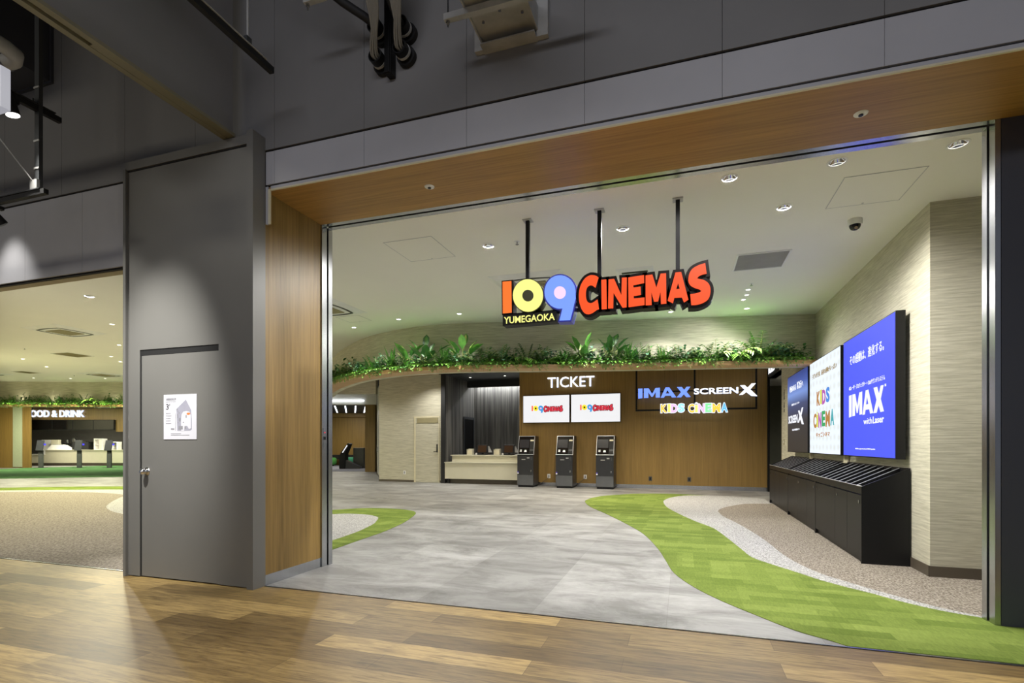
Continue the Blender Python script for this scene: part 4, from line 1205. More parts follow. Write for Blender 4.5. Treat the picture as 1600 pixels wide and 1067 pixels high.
# ------------------------------------------------------------------ lightbox posters on the right wall
PX = 2.0
def lightbox(y0, y1, face, label):
    t = thing('lightbox_poster', (XW, (y0 + y1) / 2, 1.78), label, 'poster', 'lightbox posters on the right wall')
    MB().box(PX + 0.002, PX + 0.085, y0, y1, 1.05, 2.52).build('casing', 'black', t)
    MB().box(PX - 0.002, PX + 0.002, y0 + 0.012, y1 - 0.012, 1.062, 2.508).build('lit_print', face, t)
    MB().box(PX + 0.086, XW - 0.002, y0 + 0.15, y0 + 0.25, 1.3, 2.3).box(PX + 0.086, XW - 0.002, y1 - 0.25, y1 - 0.15, 1.3, 2.3).build('wall_bracket', 'black', t)
    return t
PF = side(PX - 0.0022)
def ptext(t, s, ya, yb, z0, z1, mat, bold=0.0, name='print'):
    """ya: near end of the line of writing (towards the corridor), yb: end towards the aisle."""
    v, f = text_geo(s, bold, 2)
    v = fit(v, -ya, -yb, z0, z1)
    return solid_text(MB(), v, f, PF, -0.002, 0.0005).build(name, mat, t, fix=False)
pb = lightbox(6.06, 7.80, 'poster_blue', 'bright blue lightbox poster reading IMAX with Laser on the right wall')
ptext(pb, 'その感動は、進化する。', 7.52, 6.36, 2.18, 2.30, 'poster_text', 0.004, 'headline_lettering')
ptext(pb, '4Kレーザープロジェクター + 12chサウンドシステム', 7.55, 6.33, 1.87, 1.925, 'poster_text', 0.0, 'subtitle')
allp = [q for k in WALL_LOGO.values() for q in k[0]]
bx0, bx1 = min(q[0] for q in allp), max(q[0] for q in allp)
bz0, bz1 = min(q[1] for q in allp), max(q[1] for q in allp)
pm = MB()
for ch in 'IMAX':
    pm.extrude([[(-7.55 + (a - bx0) / (bx1 - bx0) * 1.19, 1.535 + (b - bz0) / (bz1 - bz0) * 0.285) for a, b in lp] for lp in WALL_LOGO[ch]], PF, -0.002, 0.0005)
pm.build('large_lettering', 'poster_text', pb, fix=False)
ptext(pb, '™', 6.34, 6.30, 1.80, 1.825, 'poster_text', 0.0, 'trade_mark')
ptext(pb, 'with', 7.00, 6.72, 1.43, 1.50, 'poster_text', 0.0, 'lettering')
ptext(pb, 'Laser', 6.69, 6.36, 1.428, 1.505, 'poster_text', 0.02, 'bold_lettering')
ptext(pb, 'IMAX® is a registered trademark of IMAX Corporation.', 7.30, 6.62, 1.135, 1.155, 'poster_text', 0.01, 'small_print')
pk = lightbox(7.94, 9.69, 'poster_kids', 'pale patterned lightbox poster with KIDS CINEMA in many colours')
ptext(pk, '子どもが主役、最初の感動がいっぱい!', 9.50, 8.10, 2.24, 2.32, 'print_gold', 0.01, 'headline_lettering')
for nm, word, ya, yb, z0, z1, cols in (('kids_lettering', 'KIDS', 9.22, 8.45, 1.80, 2.02, ['print_brown', 'print_lime', 'print_purple', 'print_blue']),
                                       ('cinema_lettering', 'CiNEMA', 9.43, 8.22, 1.46, 1.69, ['print_brown', 'print_lime', 'print_purple', 'print_green', 'print_brown', 'print_teal'])):
    m = MB()
    for i, (c, v, f, mm, x, w_, top) in enumerate(kid_word(word, -ya, -yb, z0, z1, cols, PF, jig=0.006)):
        solid_text(m, v, f, PF, -0.002, 0.0005, i)
        if c == 'i':
            m.add([PF(x + w_ / 2 + 0.03 * math.cos(q), top + 0.03 + 0.022 * math.sin(q), -0.002) for q in [k * PI / 5 for k in range(10)]], [tuple(range(10))], i)
    m.build(nm, cols, pk, fix=False)
ptext(pk, 'キッズシネマ', 9.25, 8.45, 1.31, 1.385, 'print_brown', 0.03, 'subtitle')
pn = lightbox(9.83, 11.58, 'poster_night', 'dark blue and black lightbox poster reading SCREENX')
ptext(pn, '映画のある', 11.36, 10.78, 2.20, 2.32, 'poster_text', 0.02, 'headline_lettering')
ptext(pn, '新次元へ', 10.68, 10.18, 2.20, 2.34, 'poster_text', 0.02, 'headline_lettering')
ptext(pn, '体感型マルチシアター', 11.18, 10.45, 1.93, 1.97, 'poster_text', 0.0, 'subtitle')
ptext(pn, 'SCREEN', 11.48, 10.63, 1.60, 1.75, 'poster_text', 0.03, 'lettering')
gx0, gx1 = min(q[0] for q in BIG_X), max(q[0] for q in BIG_X)
gz0, gz1 = min(q[1] for q in BIG_X), max(q[1] for q in BIG_X)
MB().extrude([[(-10.62 + (a - gx0) / (gx1 - gx0) * 0.50, 1.545 + (b - gz0) / (gz1 - gz0) * 0.30) for a, b in BIG_X]], PF, -0.002, 0.0005).build('large_letter', 'poster_text', pn, fix=False)
ptext(pn, '三面に広がる映像体験シアター', 11.14, 10.44, 1.455, 1.49, 'poster_text', 0.0, 'subtitle')
for y, lb in ((10.0, 'short cream post between the rack and the joint of the pale and dark posters'), (8.04, 'short cream post between the rack and the joint of the blue and pale posters')):
    t = thing('support_post', (2.09, y, 0.95), lb, 'post', 'posts under the lightbox posters')
    MB().box(2.065, 2.115, y - 0.025, y + 0.025, 0.955, 1.05).build('post', 'cream', t)
    MB().box(2.055, 2.128, y - 0.035, y + 0.035, 0.950, 0.955).build('foot_plate', 'cream', t)

# ------------------------------------------------------------------ leaflet rack cabinets
CX0, CX1 = 1.705, 2.118
def rack(y0, y1, label, doors):
    t = thing('leaflet_cabinet', ((CX0 + CX1) / 2, (y0 + y1) / 2, 0.0), label, 'leaflet rack', 'black leaflet rack cabinets')
    b = MB()
    zf, zb = 0.775, 0.965
    for ya, yb in ((y0, y0 + 0.02), (y1 - 0.02, y1)):      # cheeks
        b.hexa([(CX0, ya, 0.0), (CX1, ya, 0.0), (CX1, yb, 0.0), (CX0, yb, 0.0)], [(CX0, ya, zf), (CX1, ya, zb), (CX1, yb, zb), (CX0, yb, zf)])
    b.box(CX0 + 0.03, CX1, y0 + 0.02, y1 - 0.02, 0.0, 0.06)
    b.box(CX0 + 0.022, CX1, y0 + 0.02, y1 - 0.02, 0.06, 0.68)
    b.box(CX1 - 0.02, CX1, y0 + 0.02, y1 - 0.02, 0.68, zb)
    b.build('carcass', 'black', t)
    MB().box(CX0, CX0 + 0.02, y0 + 0.02, y1 - 0.02, 0.70, zf).build('front_rail', 'black', t)
    edge = MB()
    edge.box(CX0 - 0.002, CX0 + 0.012, y0, y1, zf, zf + 0.005)
    edge.build('metal_edge', 'galv', t)
    n = 9
    for i in range(1, n):
        y = y0 + (y1 - y0) * i / n
        d = MB()
        d.hexa([(CX0 + 0.02, y - 0.004, 0.69), (CX1 - 0.02, y - 0.004, 0.69), (CX1 - 0.02, y + 0.004, 0.69), (CX0 + 0.02, y + 0.004, 0.69)],
               [(CX0 + 0.02, y - 0.004, zf), (CX1 - 0.02, y - 0.004, zb - 0.01), (CX1 - 0.02, y + 0.004, zb - 0.01), (CX0 + 0.02, y + 0.004, zf)])
        dv = d.build('divider', 'black', t)
        e = MB()
        e.hexa([(CX0 + 0.02, y - 0.006, zf), (CX1 - 0.02, y - 0.006, zb - 0.01), (CX1 - 0.02, y + 0.006, zb - 0.01), (CX0 + 0.02, y + 0.006, zf)],
               [(CX0 + 0.02, y - 0.006, zf + 0.005), (CX1 - 0.02, y - 0.006, zb - 0.005), (CX1 - 0.02, y + 0.006, zb - 0.005), (CX0 + 0.02, y + 0.006, zf + 0.005)])
        e.build('silver_edge', 'silver', dv)
    for i, (a, c) in enumerate(doors):
        d = MB().box(CX0 + 0.003, CX0 + 0.021, a + 0.003, c - 0.003, 0.07, 0.685).build('door', 'black', t)
        ky = (a + 0.06) if i == 0 else (c - 0.09)
        MB().box(CX0 - 0.004, CX0 + 0.003, ky - 0.012, ky + 0.012, 0.60, 0.635).build('lock', 'steel', d)
    return t
rack(6.04, 7.965, 'black sloped leaflet rack cabinet at the aisle end, below the blue poster', ((6.06, 6.53), (6.53, 7.01), (7.01, 7.945)))
rack(7.965, 9.885, 'black sloped leaflet rack cabinet in the middle, below the pale patterned poster', ((7.985, 8.46), (8.46, 9.1), (9.1, 9.865)))
rack(9.885, 11.80, 'black sloped leaflet rack cabinet at the corridor end, below the dark poster', ((9.905, 10.69), (10.69, 11.2), (11.2, 11.78)))

# restroom signs past the posters
t = thing('restroom_sign', (2.06, 13.9, 3.16), 'white lit sign reading TOILET over the corridor opening', 'sign')
MB().box(2.05, XW - 0.001, 13.35, 14.46, 2.90, 3.20).build('casing', 'slate_paint', t)
v, f = text_geo('TOILET', 0.02)
solid_text(MB(), fit(v, -14.40, -13.42, 2.94, 3.15), f, side(2.049), -0.004, 0.001).build('lettering', 'sign_white', t, fix=False)
t = thing('pictogram_sign', (2.12, 12.7, 2.15), 'column of small black pictograms on the wall edge past the dark poster', 'sign')
m = MB()
for zc, kind_ in ((2.33, 0), (2.23, 1), (2.05, 2)):
    q = side(2.126)
    m.extrude([[(-12.72 + 0.022 * math.cos(k * PI / 6), zc + 0.052 + 0.022 * math.sin(k * PI / 6)) for k in range(12)]], q, -0.002, 0.003)
    w_ = 0.03 if kind_ == 0 else 0.045
    m.extrude([[(-12.72 - 0.028, zc + 0.025), (-12.72 + 0.028, zc + 0.025), (-12.72 + w_, zc - 0.05), (-12.72 - w_, zc - 0.05)]], q, -0.002, 0.003)
m.build('pictograms', 'ink', t, fix=False)
m = MB().box(2.124, 2.129, 12.69, 12.75, 1.90, 1.97); m.build('arrow_plate', 'ink', t)
t = thing('wall_switch', (2.12, 12.75, 1.25), 'small beige switch plate on the wall edge past the dark poster', 'switch')
MB().box(2.122, XW, 12.70, 12.78, 1.19, 1.31).build('plate', 'grille_warm', t)
MB().box(2.118, 2.122, 12.725, 12.755, 1.22, 1.28).build('rocker', 'white', t)

# ------------------------------------------------------------------ ticket machines
def ticket_machine(x, y, label):
    w, dp = 0.47, 0.56
    t = thing('ticket_machine', (x, y, 0.0), label, 'ticket machine', 'ticket vending machines')
    MB().box(x + 0.02, x + w - 0.02, y + 0.03, y + dp - 0.02, 0.0, 0.05).build('plinth', 'matt_black', t)
    b = MB().box(x, x + w, y, y + dp, 0.05, 0.905)
    b.hexa([(x + 0.0, y + 0.06, 0.905), (x + w, y + 0.06, 0.905), (x + w, y + dp, 0.905), (x, y + dp, 0.905)], [(x, y + 0.20, 1.43), (x + w, y + 0.20, 1.43), (x + w, y + dp, 1.43), (x, y + dp, 1.43)])
    b.build('housing', 'kiosk_body', t, bevel=0.008)
    MB().box(x + 0.006, x + w - 0.006, y - 0.006, y, 0.06, 0.345).build('kick_panel', 'kiosk_kick', t)
    dr = MB().box(x + 0.006, x + w - 0.006, y - 0.006, y, 0.352, 0.875).build('service_door', 'kiosk_body', t)
    MB().cyl((x + w - 0.065, y - 0.012, 0.47), (x + w - 0.065, y - 0.006, 0.47), 0.014, n=12).box(x + w - 0.072, x + w - 0.058, y - 0.012, y - 0.006, 0.43, 0.47).build('lock', 'chrome', dr)
    MB().box(x + 0.13, x + 0.24, y - 0.008, y - 0.006, 0.765, 0.785).build('name_badge', 'galv', dr)
    MB().box(x + 0.29, x + 0.36, y - 0.012, y - 0.006, 0.805, 0.835).build('ticket_slot', 'galv', dr)
    MB().box(x + 0.40, x + 0.425, y - 0.009, y - 0.006, 0.76, 0.85).build('side_label', 'dark_grey', dr)
    MB().box(x + 0.008, x + 0.045, y - 0.008, y - 0.0062, 0.375, 0.405).build('notice_sticker', 'white', dr)
    MB().box(x + 0.008, x + 0.045, y - 0.008, y - 0.0062, 0.406, 0.44).build('violet_sticker', 'purple_sticker', dr)
    tr = MB().box(x - 0.006, x + w + 0.006, y - 0.03, y + 0.10, 0.905, 0.925).build('tray', 'silver', t, bevel=0.005)
    sl = lambda a, z, o=0.0: (x + a, y + 0.06 + (z - 0.905) * 0.2667 - o, z)
    def slab(a0, a1, z0, z1, o0, o1, name, mat, par=t):
        return MB().hexa([sl(a0, z0, o1), sl(a1, z0, o1), sl(a1, z0, o0), sl(a0, z0, o0)], [sl(a0, z1, o1), sl(a1, z1, o1), sl(a1, z1, o0), sl(a0, z1, o0)]).build(name, mat, par)
    fa = slab(0.012, w - 0.012, 0.935, 1.42, 0.0, 0.012, 'fascia', 'gloss_black')
    rim = MB()
    for a0, a1, z0, z1 in ((0.0, 0.012, 0.925, 1.432), (w - 0.012, w, 0.925, 1.432), (0.012, w - 0.012, 1.42, 1.432)):
        rim.hexa([sl(a0, z0, 0.016), sl(a1, z0, 0.016), sl(a1, z0, -0.004), sl(a0, z0, -0.004)], [sl(a0, z1, 0.016), sl(a1, z1, 0.016), sl(a1, z1, -0.004), sl(a0, z1, -0.004)])
    rim.build('silver_rim', 'silver', t)
    slab(0.035, 0.315, 1.10, 1.33, 0.012, 0.015, 'touch_screen', plain('unlit grey screen', rgb(52, 52, 56), 0.2), fa)
    slab(0.335, 0.455, 0.95, 1.35, 0.012, 0.018, 'card_panel', 'matt_black', fa)
    slab(0.345, 0.445, 1.285, 1.325, 0.018, 0.021, 'card_label', 'cream', fa)
    slab(0.345, 0.445, 1.01, 1.06, 0.018, 0.030, 'bill_slot', 'dark_grey', fa)
    slab(0.335, 0.44, 0.93, 0.985, 0.018, 0.05, 'card_reader', 'black', fa)
    ic = MB()
    for a in (0.055, 0.085):
        z0 = 0.99
        ic.hexa([sl(a, z0, 0.014), sl(a + 0.022, z0, 0.014), sl(a + 0.022, z0, 0.012), sl(a, z0, 0.012)], [sl(a + 0.008, z0 + 0.06, 0.014), sl(a + 0.024, z0 + 0.06, 0.014), sl(a + 0.024, z0 + 0.06, 0.012), sl(a + 0.008, z0 + 0.06, 0.012)])
    ic.hexa([sl(0.18, 0.985, 0.014), sl(0.255, 0.985, 0.014), sl(0.255, 0.985, 0.012), sl(0.18, 0.985, 0.012)], [sl(0.195, 1.04, 0.014), sl(0.245, 1.04, 0.014), sl(0.245, 1.04, 0.012), sl(0.195, 1.04, 0.012)])
    ic.build('guide_icons', 'white', fa)
    return t
k0 = ticket_machine(-4.40, 13.92, 'black ticket machine standing against the end of the service counter')
k1 = copy_thing(k0, (-3.30, 13.94, 0), 'black ticket machine in the middle of the three')
k2 = copy_thing(k0, (-2.20, 13.96, 0), 'black ticket machine nearest the blue lit letters')

def outlet(x, y0, z, lb, mat, cord=None):
    t = thing('wall_outlet', (x, y0, z), lb, 'outlet', 'outlets at the foot of the ticket wall')
    pl = MB().box(x - 0.045, x + 0.045, y0 - 0.008, y0, z - 0.06, z + 0.06).build('plate', mat, t, bevel=0.003)
    MB().box(x - 0.018, x + 0.018, y0 - 0.011, y0 - 0.008, z - 0.035, z + 0.035).build('socket', 'ink_soft' if mat == 'white' else 'black', t)
    return t
outlet(-3.655, 14.60, 0.28, 'white wall outlet between the left and middle ticket machines', 'white')
outlet(-2.60, 14.60, 0.28, 'white wall outlet between the middle and right ticket machines', 'white')
outlet(-0.823, 14.60, 0.265, 'dark wall outlet under the blue lit letters', 'dark_grey')
outlet(0.177, 14.60, 0.265, 'dark wall outlet under the middle of the black frame', 'dark_grey')
outlet(-8.41, 14.70, 0.30, 'pale wall outlet on the beige wall left of the pale door', 'white')
for x, x2, lb in ((-3.655, -3.9, 'brown power cord from the outlet to the left ticket machine'), (-2.60, -2.80, 'brown power cord from the outlet to the middle ticket machine')):
    o = MB().tube(catmull([(x, 14.585, 0.27), (x - 0.03, 14.56, 0.22), (x - 0.10, 14.53, 0.16), (x2, 14.52, 0.06), (x2 - 0.05, 14.50, 0.012)], 5), 0.007).build('power_cord', 'stair_dark', None, smooth=True)
    tag(o, lb, 'cord', 'cords behind the ticket machines')

# ------------------------------------------------------------------ service counter
ct = thing('service_counter', (-5.7, 14.6, 0.0), 'putty coloured service counter with a stepped top in the dark recess', 'counter')
MB().box(-6.90, -4.545, 14.66, 15.15, 0.0, 0.145).build('plinth', 'stair_dark', ct)
MB().box(-6.92, -4.545, 14.535, 15.15, 0.145, 0.63).build('front_panel', 'counter', ct)
MB().box(-6.925, -4.545, 14.50, 15.16, 0.63, 0.655).build('ledge_top', 'counter', ct)
MB().box(-6.80, -4.545, 14.80, 15.16, 0.655, 0.842).build('upper_panel', 'counter', ct)
MB().box(-6.84, -4.545, 14.76, 15.20, 0.842, 0.868).build('upper_top', 'counter', ct)
MB().box(-6.88, -6.80, 14.60, 14.66, 0.0, 0.145).build('foot', 'matt_black', ct)
def register(x, lb):
    t = thing('point_of_sale_terminal', (x, 14.98, 0.868), lb, 'cash register', 'terminals on the service counter')
    MB().box(x - 0.13, x + 0.13, 14.90, 15.10, 0.868, 0.90).build('base', 'matt_black', t)
    MB().hexa([(x - 0.03, 15.0, 0.90), (x + 0.03, 15.0, 0.90), (x + 0.03, 15.04, 0.90), (x - 0.03, 15.04, 0.90)], [(x - 0.03, 15.03, 1.05), (x + 0.03, 15.03, 1.05), (x + 0.03, 15.07, 1.05), (x - 0.03, 15.07, 1.05)]).build('stand', 'matt_black', t)
    s_ = MB().hexa([(x - 0.17, 14.93, 0.925), (x + 0.17, 14.93, 0.925), (x + 0.17, 14.96, 0.925), (x - 0.17, 14.96, 0.925)], [(x - 0.17, 15.0, 1.185), (x + 0.17, 15.0, 1.185), (x + 0.17, 15.03, 1.185), (x - 0.17, 15.03, 1.185)]).build('monitor', 'black', t, bevel=0.006)
    MB().hexa([(x - 0.135, 14.934, 0.955), (x + 0.135, 14.934, 0.955), (x + 0.135, 14.94, 0.955), (x - 0.135, 14.94, 0.955)], [(x - 0.135, 14.988, 1.155), (x + 0.135, 14.988, 1.155), (x + 0.135, 14.994, 1.155), (x - 0.135, 14.994, 1.155)]).build('dark_screen', plain('brown screen glass', rgb(62, 44, 30), 0.2), s_)
    MB().hexa([(x + 0.19, 15.0, 0.95), (x + 0.29, 15.04, 0.95), (x + 0.29, 15.06, 0.95), (x + 0.19, 15.02, 0.95)], [(x + 0.175, 15.0, 1.14), (x + 0.20, 15.03, 1.14), (x + 0.20, 15.05, 1.14), (x + 0.175, 15.02, 1.14)]).build('customer_display', 'galv', t)
    MB().box(x - 0.19, x - 0.145, 14.88, 14.93, 0.868, 0.93).build('printer', 'white', t)
    return t
register(-5.86, 'black cash register terminal on the counter, closer to the dark door')
register(-5.00, 'black cash register terminal on the counter, closer to the ticket machines')
def boxy(x, lb):
    t = thing('leaflet_holder', (x, 14.85, 0.868), lb, 'holder', 'leaflet holders on the service counter')
    MB().box(x - 0.095, x + 0.095, 14.80, 14.94, 0.868, 0.88).box(x - 0.095, x + 0.095, 14.92, 14.94, 0.88, 1.06).box(x - 0.095, x - 0.083, 14.80, 14.92, 0.88, 1.045).box(x + 0.083, x + 0.095, 14.80, 14.92, 0.88, 1.045).build('tray', 'counter', t)
    for k in range(3):
        MB().box(x - 0.078 + k * 0.053, x - 0.028 + k * 0.053, 14.815, 14.90, 0.882, 1.02).build('leaflet_stack', 'cream', t)
boxy(-6.21, 'pale leaflet holder left of the terminal near the dark door')
boxy(-5.33, 'pale leaflet holder between the two cash register terminals')
t = thing('coin_tray', (-4.66, 14.86, 0.868), 'small white tray at the right end of the counter', 'tray')
MB().box(-4.74, -4.60, 14.80, 14.92, 0.868, 0.876).build('base', 'white', t)
MB().box(-4.74, -4.60, 14.80, 14.81, 0.876, 0.892).box(-4.74, -4.60, 14.91, 14.92, 0.876, 0.892).box(-4.74, -4.73, 14.81, 14.91, 0.876, 0.892).box(-4.61, -4.60, 14.81, 14.91, 0.876, 0.892).build('rim', 'white', t)

# ------------------------------------------------------------------ planting on the ledge
rnd = random.Random(7)
def leaf(mb, base, d, L, W, mi=0, fold=0.25, droop=0.3, heart=None):
    base, d = Vector(base), Vector(d).normalized()
    s = d.cross(Vector((0, 0, 1)))
    if s.length < 0.05:
        s = Vector((1, 0, 0))
    s.normalize()
    up = s.cross(d).normalized()
    def pt(t, w, lift=0.0):
        return base + d * (L * t) + s * (w * W) + up * (abs(w) * W * fold + lift) - Vector((0, 0, droop * L * t * t))
    P = [pt(0, 0), pt(.3, -.42), pt(.3, 0), pt(.3, .42), pt(.68, -.36), pt(.68, 0), pt(.68, .36), pt(1, 0)]
    mb.add(P, [(0, 2, 1), (0, 3, 2), (1, 2, 5, 4), (2, 3, 6, 5), (4, 5, 7), (5, 6, 7)], mi)
    if heart is not None:
        e = 0.0015
        Q = [pt(.08, 0, e), pt(.32, -.2, e), pt(.32, 0, e), pt(.32, .2, e), pt(.64, -.16, e), pt(.64, 0, e), pt(.64, .16, e), pt(.9, 0, e)]
        mb.add(Q, [(0, 2, 1), (0, 3, 2), (1, 2, 5, 4), (2, 3, 6, 5), (4, 5, 7), (5, 6, 7)], heart)

def dirv(az, el):
    return Vector((math.cos(az) * math.cos(el), math.sin(az) * math.cos(el), math.sin(el)))

def g_bush(r):
    mb = MB()
    for _ in range(16):
        az, el = r.uniform(0, 2 * PI), r.uniform(0.35, 1.5)
        L = r.uniform(0.12, 0.24)
        d = dirv(az, el)
        tip = d * L
        mb.cyl((0, 0, 0), tip, 0.003, 0.002, 5, False, 1)
        for k in range(6):
            p = tip * (0.35 + 0.65 * k / 5)
            a2 = r.uniform(0, 2 * PI)
            leaf(mb, p, dirv(a2, r.uniform(-0.1, 0.9)), r.uniform(0.05, 0.085), r.uniform(0.030, 0.045), 0, 0.2, 0.3)
    return mb
def g_fern(r):
    mb = MB()
    for i in range(13):
        az, el = 2 * PI * i / 13 + r.uniform(-.3, .3), r.uniform(0.55, 1.4)
        L = r.uniform(0.24, 0.36)
        d = dirv(az, el)
        pts = [d * (L * t) - Vector((0, 0, 0.28 * L * t * t)) for t in [k / 9 for k in range(10)]]
        mb.tube(pts, 0.0025, 4, 1)
        for k in range(2, 10):
            w = 0.085 * (1 - abs(k - 4.5) / 7)
            dd = (pts[k] - pts[k - 1]).normalized()
            sdv = dd.cross(Vector((0, 0, 1))).normalized()
            for sgn in (-1, 1):
                leaf(mb, pts[k], sdv * sgn + dd * 0.5, w, 0.022, 0, 0.1, 0.25)
    return mb
def g_broad(r):
    mb = MB()
    for i in range(9):
        az, el = 2 * PI * i / 9 + r.uniform(-.4, .4), r.uniform(0.8, 1.45)
        h = r.uniform(0.10, 0.24)
        d = dirv(az, el)
        p = d * h
        mb.cyl((0, 0, 0), p, 0.005, 0.004, 6, False, 2)
        leaf(mb, p, dirv(az, el - 0.25), r.uniform(0.18, 0.26), r.uniform(0.085, 0.12), 0, 0.25, 0.2, 1)
    return mb
def g_strap(r):
    mb = MB()
    for i in range(20):
        az, el = r.uniform(0, 2 * PI), r.uniform(0.7, 1.45)
        leaf(mb, (r.uniform(-.02, .02), r.uniform(-.02, .02), 0), dirv(az, el), r.uniform(0.26, 0.42), r.uniform(0.028, 0.045), 0, 0.3, 0.18)
    return mb
def g_frond(r):
    mb = MB()
    for i in range(10):
        az, el = 2 * PI * i / 10 + r.uniform(-.3, .3), r.uniform(0.7, 1.2)
        L = r.uniform(0.26, 0.38)
        d = dirv(az, el)
        pts = [d * (L * t) - Vector((0, 0, 0.55 * L * t * t)) for t in [k / 8 for k in range(9)]]
        mb.tube(pts, 0.004, 5, 1)
        for k in range(3, 9):
            dd = (pts[k] - pts[k - 1]).normalized()
            sdv = dd.cross(Vector((0, 0, 1))).normalized()
            for sgn in (-1, 1):
                leaf(mb, pts[k], sdv * sgn + dd * 0.8, 0.10, 0.022, 0, 0.1, 0.4)
    return mb
def g_trail(r):
    mb = MB()
    for i in range(13):
        x = r.uniform(-0.16, 0.16)
        fy = r.uniform(0.07, 0.15)
        drop = r.uniform(-0.10, 0.03)
        pts = [Vector((x, 0.02, 0.0)), Vector((x + r.uniform(-.02, .02), -fy * 0.6, 0.055)), Vector((x + r.uniform(-.03, .03), -fy - 0.05, 0.035)), Vector((x + r.uniform(-.05, .05), -fy - 0.07, drop))]
        if drop > -0.03:
            pts = pts[:3]
        mb.tube(pts, 0.0022, 4, 1)
        for a, b in zip(pts[:-1], pts[1:]):
            for k in range(4):
                p = a.lerp(b, k / 4)
                leaf(mb, p, dirv(r.uniform(PI, 2 * PI), r.uniform(-0.4, 0.8)), r.uniform(0.035, 0.06), r.uniform(0.025, 0.04), 0, 0.2, 0.4)
    for _ in range(36):
        leaf(mb, (r.uniform(-.17, .17), r.uniform(-.12, .06), r.uniform(0.0, 0.10)), dirv(r.uniform(0, 2 * PI), r.uniform(0, 1.1)), r.uniform(0.04, 0.065), r.uniform(0.028, 0.045), 0, 0.2, 0.3)
    return mb
GEN = {'bush': (g_bush, ['leaf_dark', 'leaf_stem']), 'bluebush': (g_bush, ['leaf_blue', 'leaf_stem']), 'fern': (g_fern, ['leaf_mid', 'leaf_stem']), 'darkfern': (g_fern, ['leaf_dark', 'leaf_stem']),
       'broad': (g_broad, ['leaf_mid', 'leaf_pale', 'leaf_stem']), 'darkbroad': (g_broad, ['leaf_dark', 'leaf_mid', 'leaf_stem']), 'strap': (g_strap, ['leaf_mid']), 'frond': (g_frond, ['leaf_light', 'leaf_pale']),
       'trail': (g_trail, ['leaf_light', 'leaf_stem']), 'trailmid': (g_trail, ['leaf_mid', 'leaf_stem'])}
NAME = {'bush': 'bushy_plant', 'bluebush': 'bushy_plant', 'fern': 'fern', 'darkfern': 'fern', 'broad': 'broadleaf_plant', 'darkbroad': 'broadleaf_plant', 'strap': 'strap_leaf_plant', 'frond': 'arching_plant', 'trail': 'trailing_plant', 'trailmid': 'trailing_plant'}
PROTO = {}
def plant_mesh(kind, k):
    key = (kind, k)
    if key not in PROTO:
        fn, mats = GEN[kind]
        mb = fn(random.Random(hash(kind) % 1 + len(kind) * 31 + k * 7 + ord(kind[0])))
        me = bpy.data.meshes.new(NAME[kind])
        me.from_pydata([(x, y * 0.28 if y > 0 else y, max(z, 0.0) if y > -0.05 else z) for x, y, z in mb.v], [], mb.f)
        for m in mats:
            me.materials.append(M[m])
        me.polygons.foreach_set('material_index', mb.mi)
        PROTO[key] = me
    return PROTO[key]
dense = catmull([(p[0], p[1], 0) for p in curve], 3)
def on_ledge(x, back):
    """Point on the ledge whose wall point has this x."""
    for i in range(len(curve) - 1):
        if (curve[i][0] - x) * (curve[i + 1][0] - x) <= 0 and curve[i][0] != curve[i + 1][0]:
            t = (x - curve[i][0]) / (curve[i + 1][0] - curve[i][0])
            p = Vector(curve[i]).lerp(Vector(curve[i + 1]), t)
            n = NRM[i].lerp(NRM[i + 1], t)
            q = p + n * back
            return q.x, q.y, math.atan2(n.y, n.x) + PI / 2
    return None
def plant(kind, x, back, sc, label, group, k=0, spin=None, cat='plant'):
    px_, py_, a = on_ledge(x, back)
    o = bpy.data.objects.new(NAME[kind], plant_mesh(kind, k))
    COL.objects.link(o)
    o.location = (px_, py_, Z_LEDGE)
    o.rotation_euler = (0, 0, a if spin is None else a + spin)
    o.scale = (sc, sc, sc)
    return tag(o, label, cat, group)
G = 'plants on the curved ledge of the ticket hall'
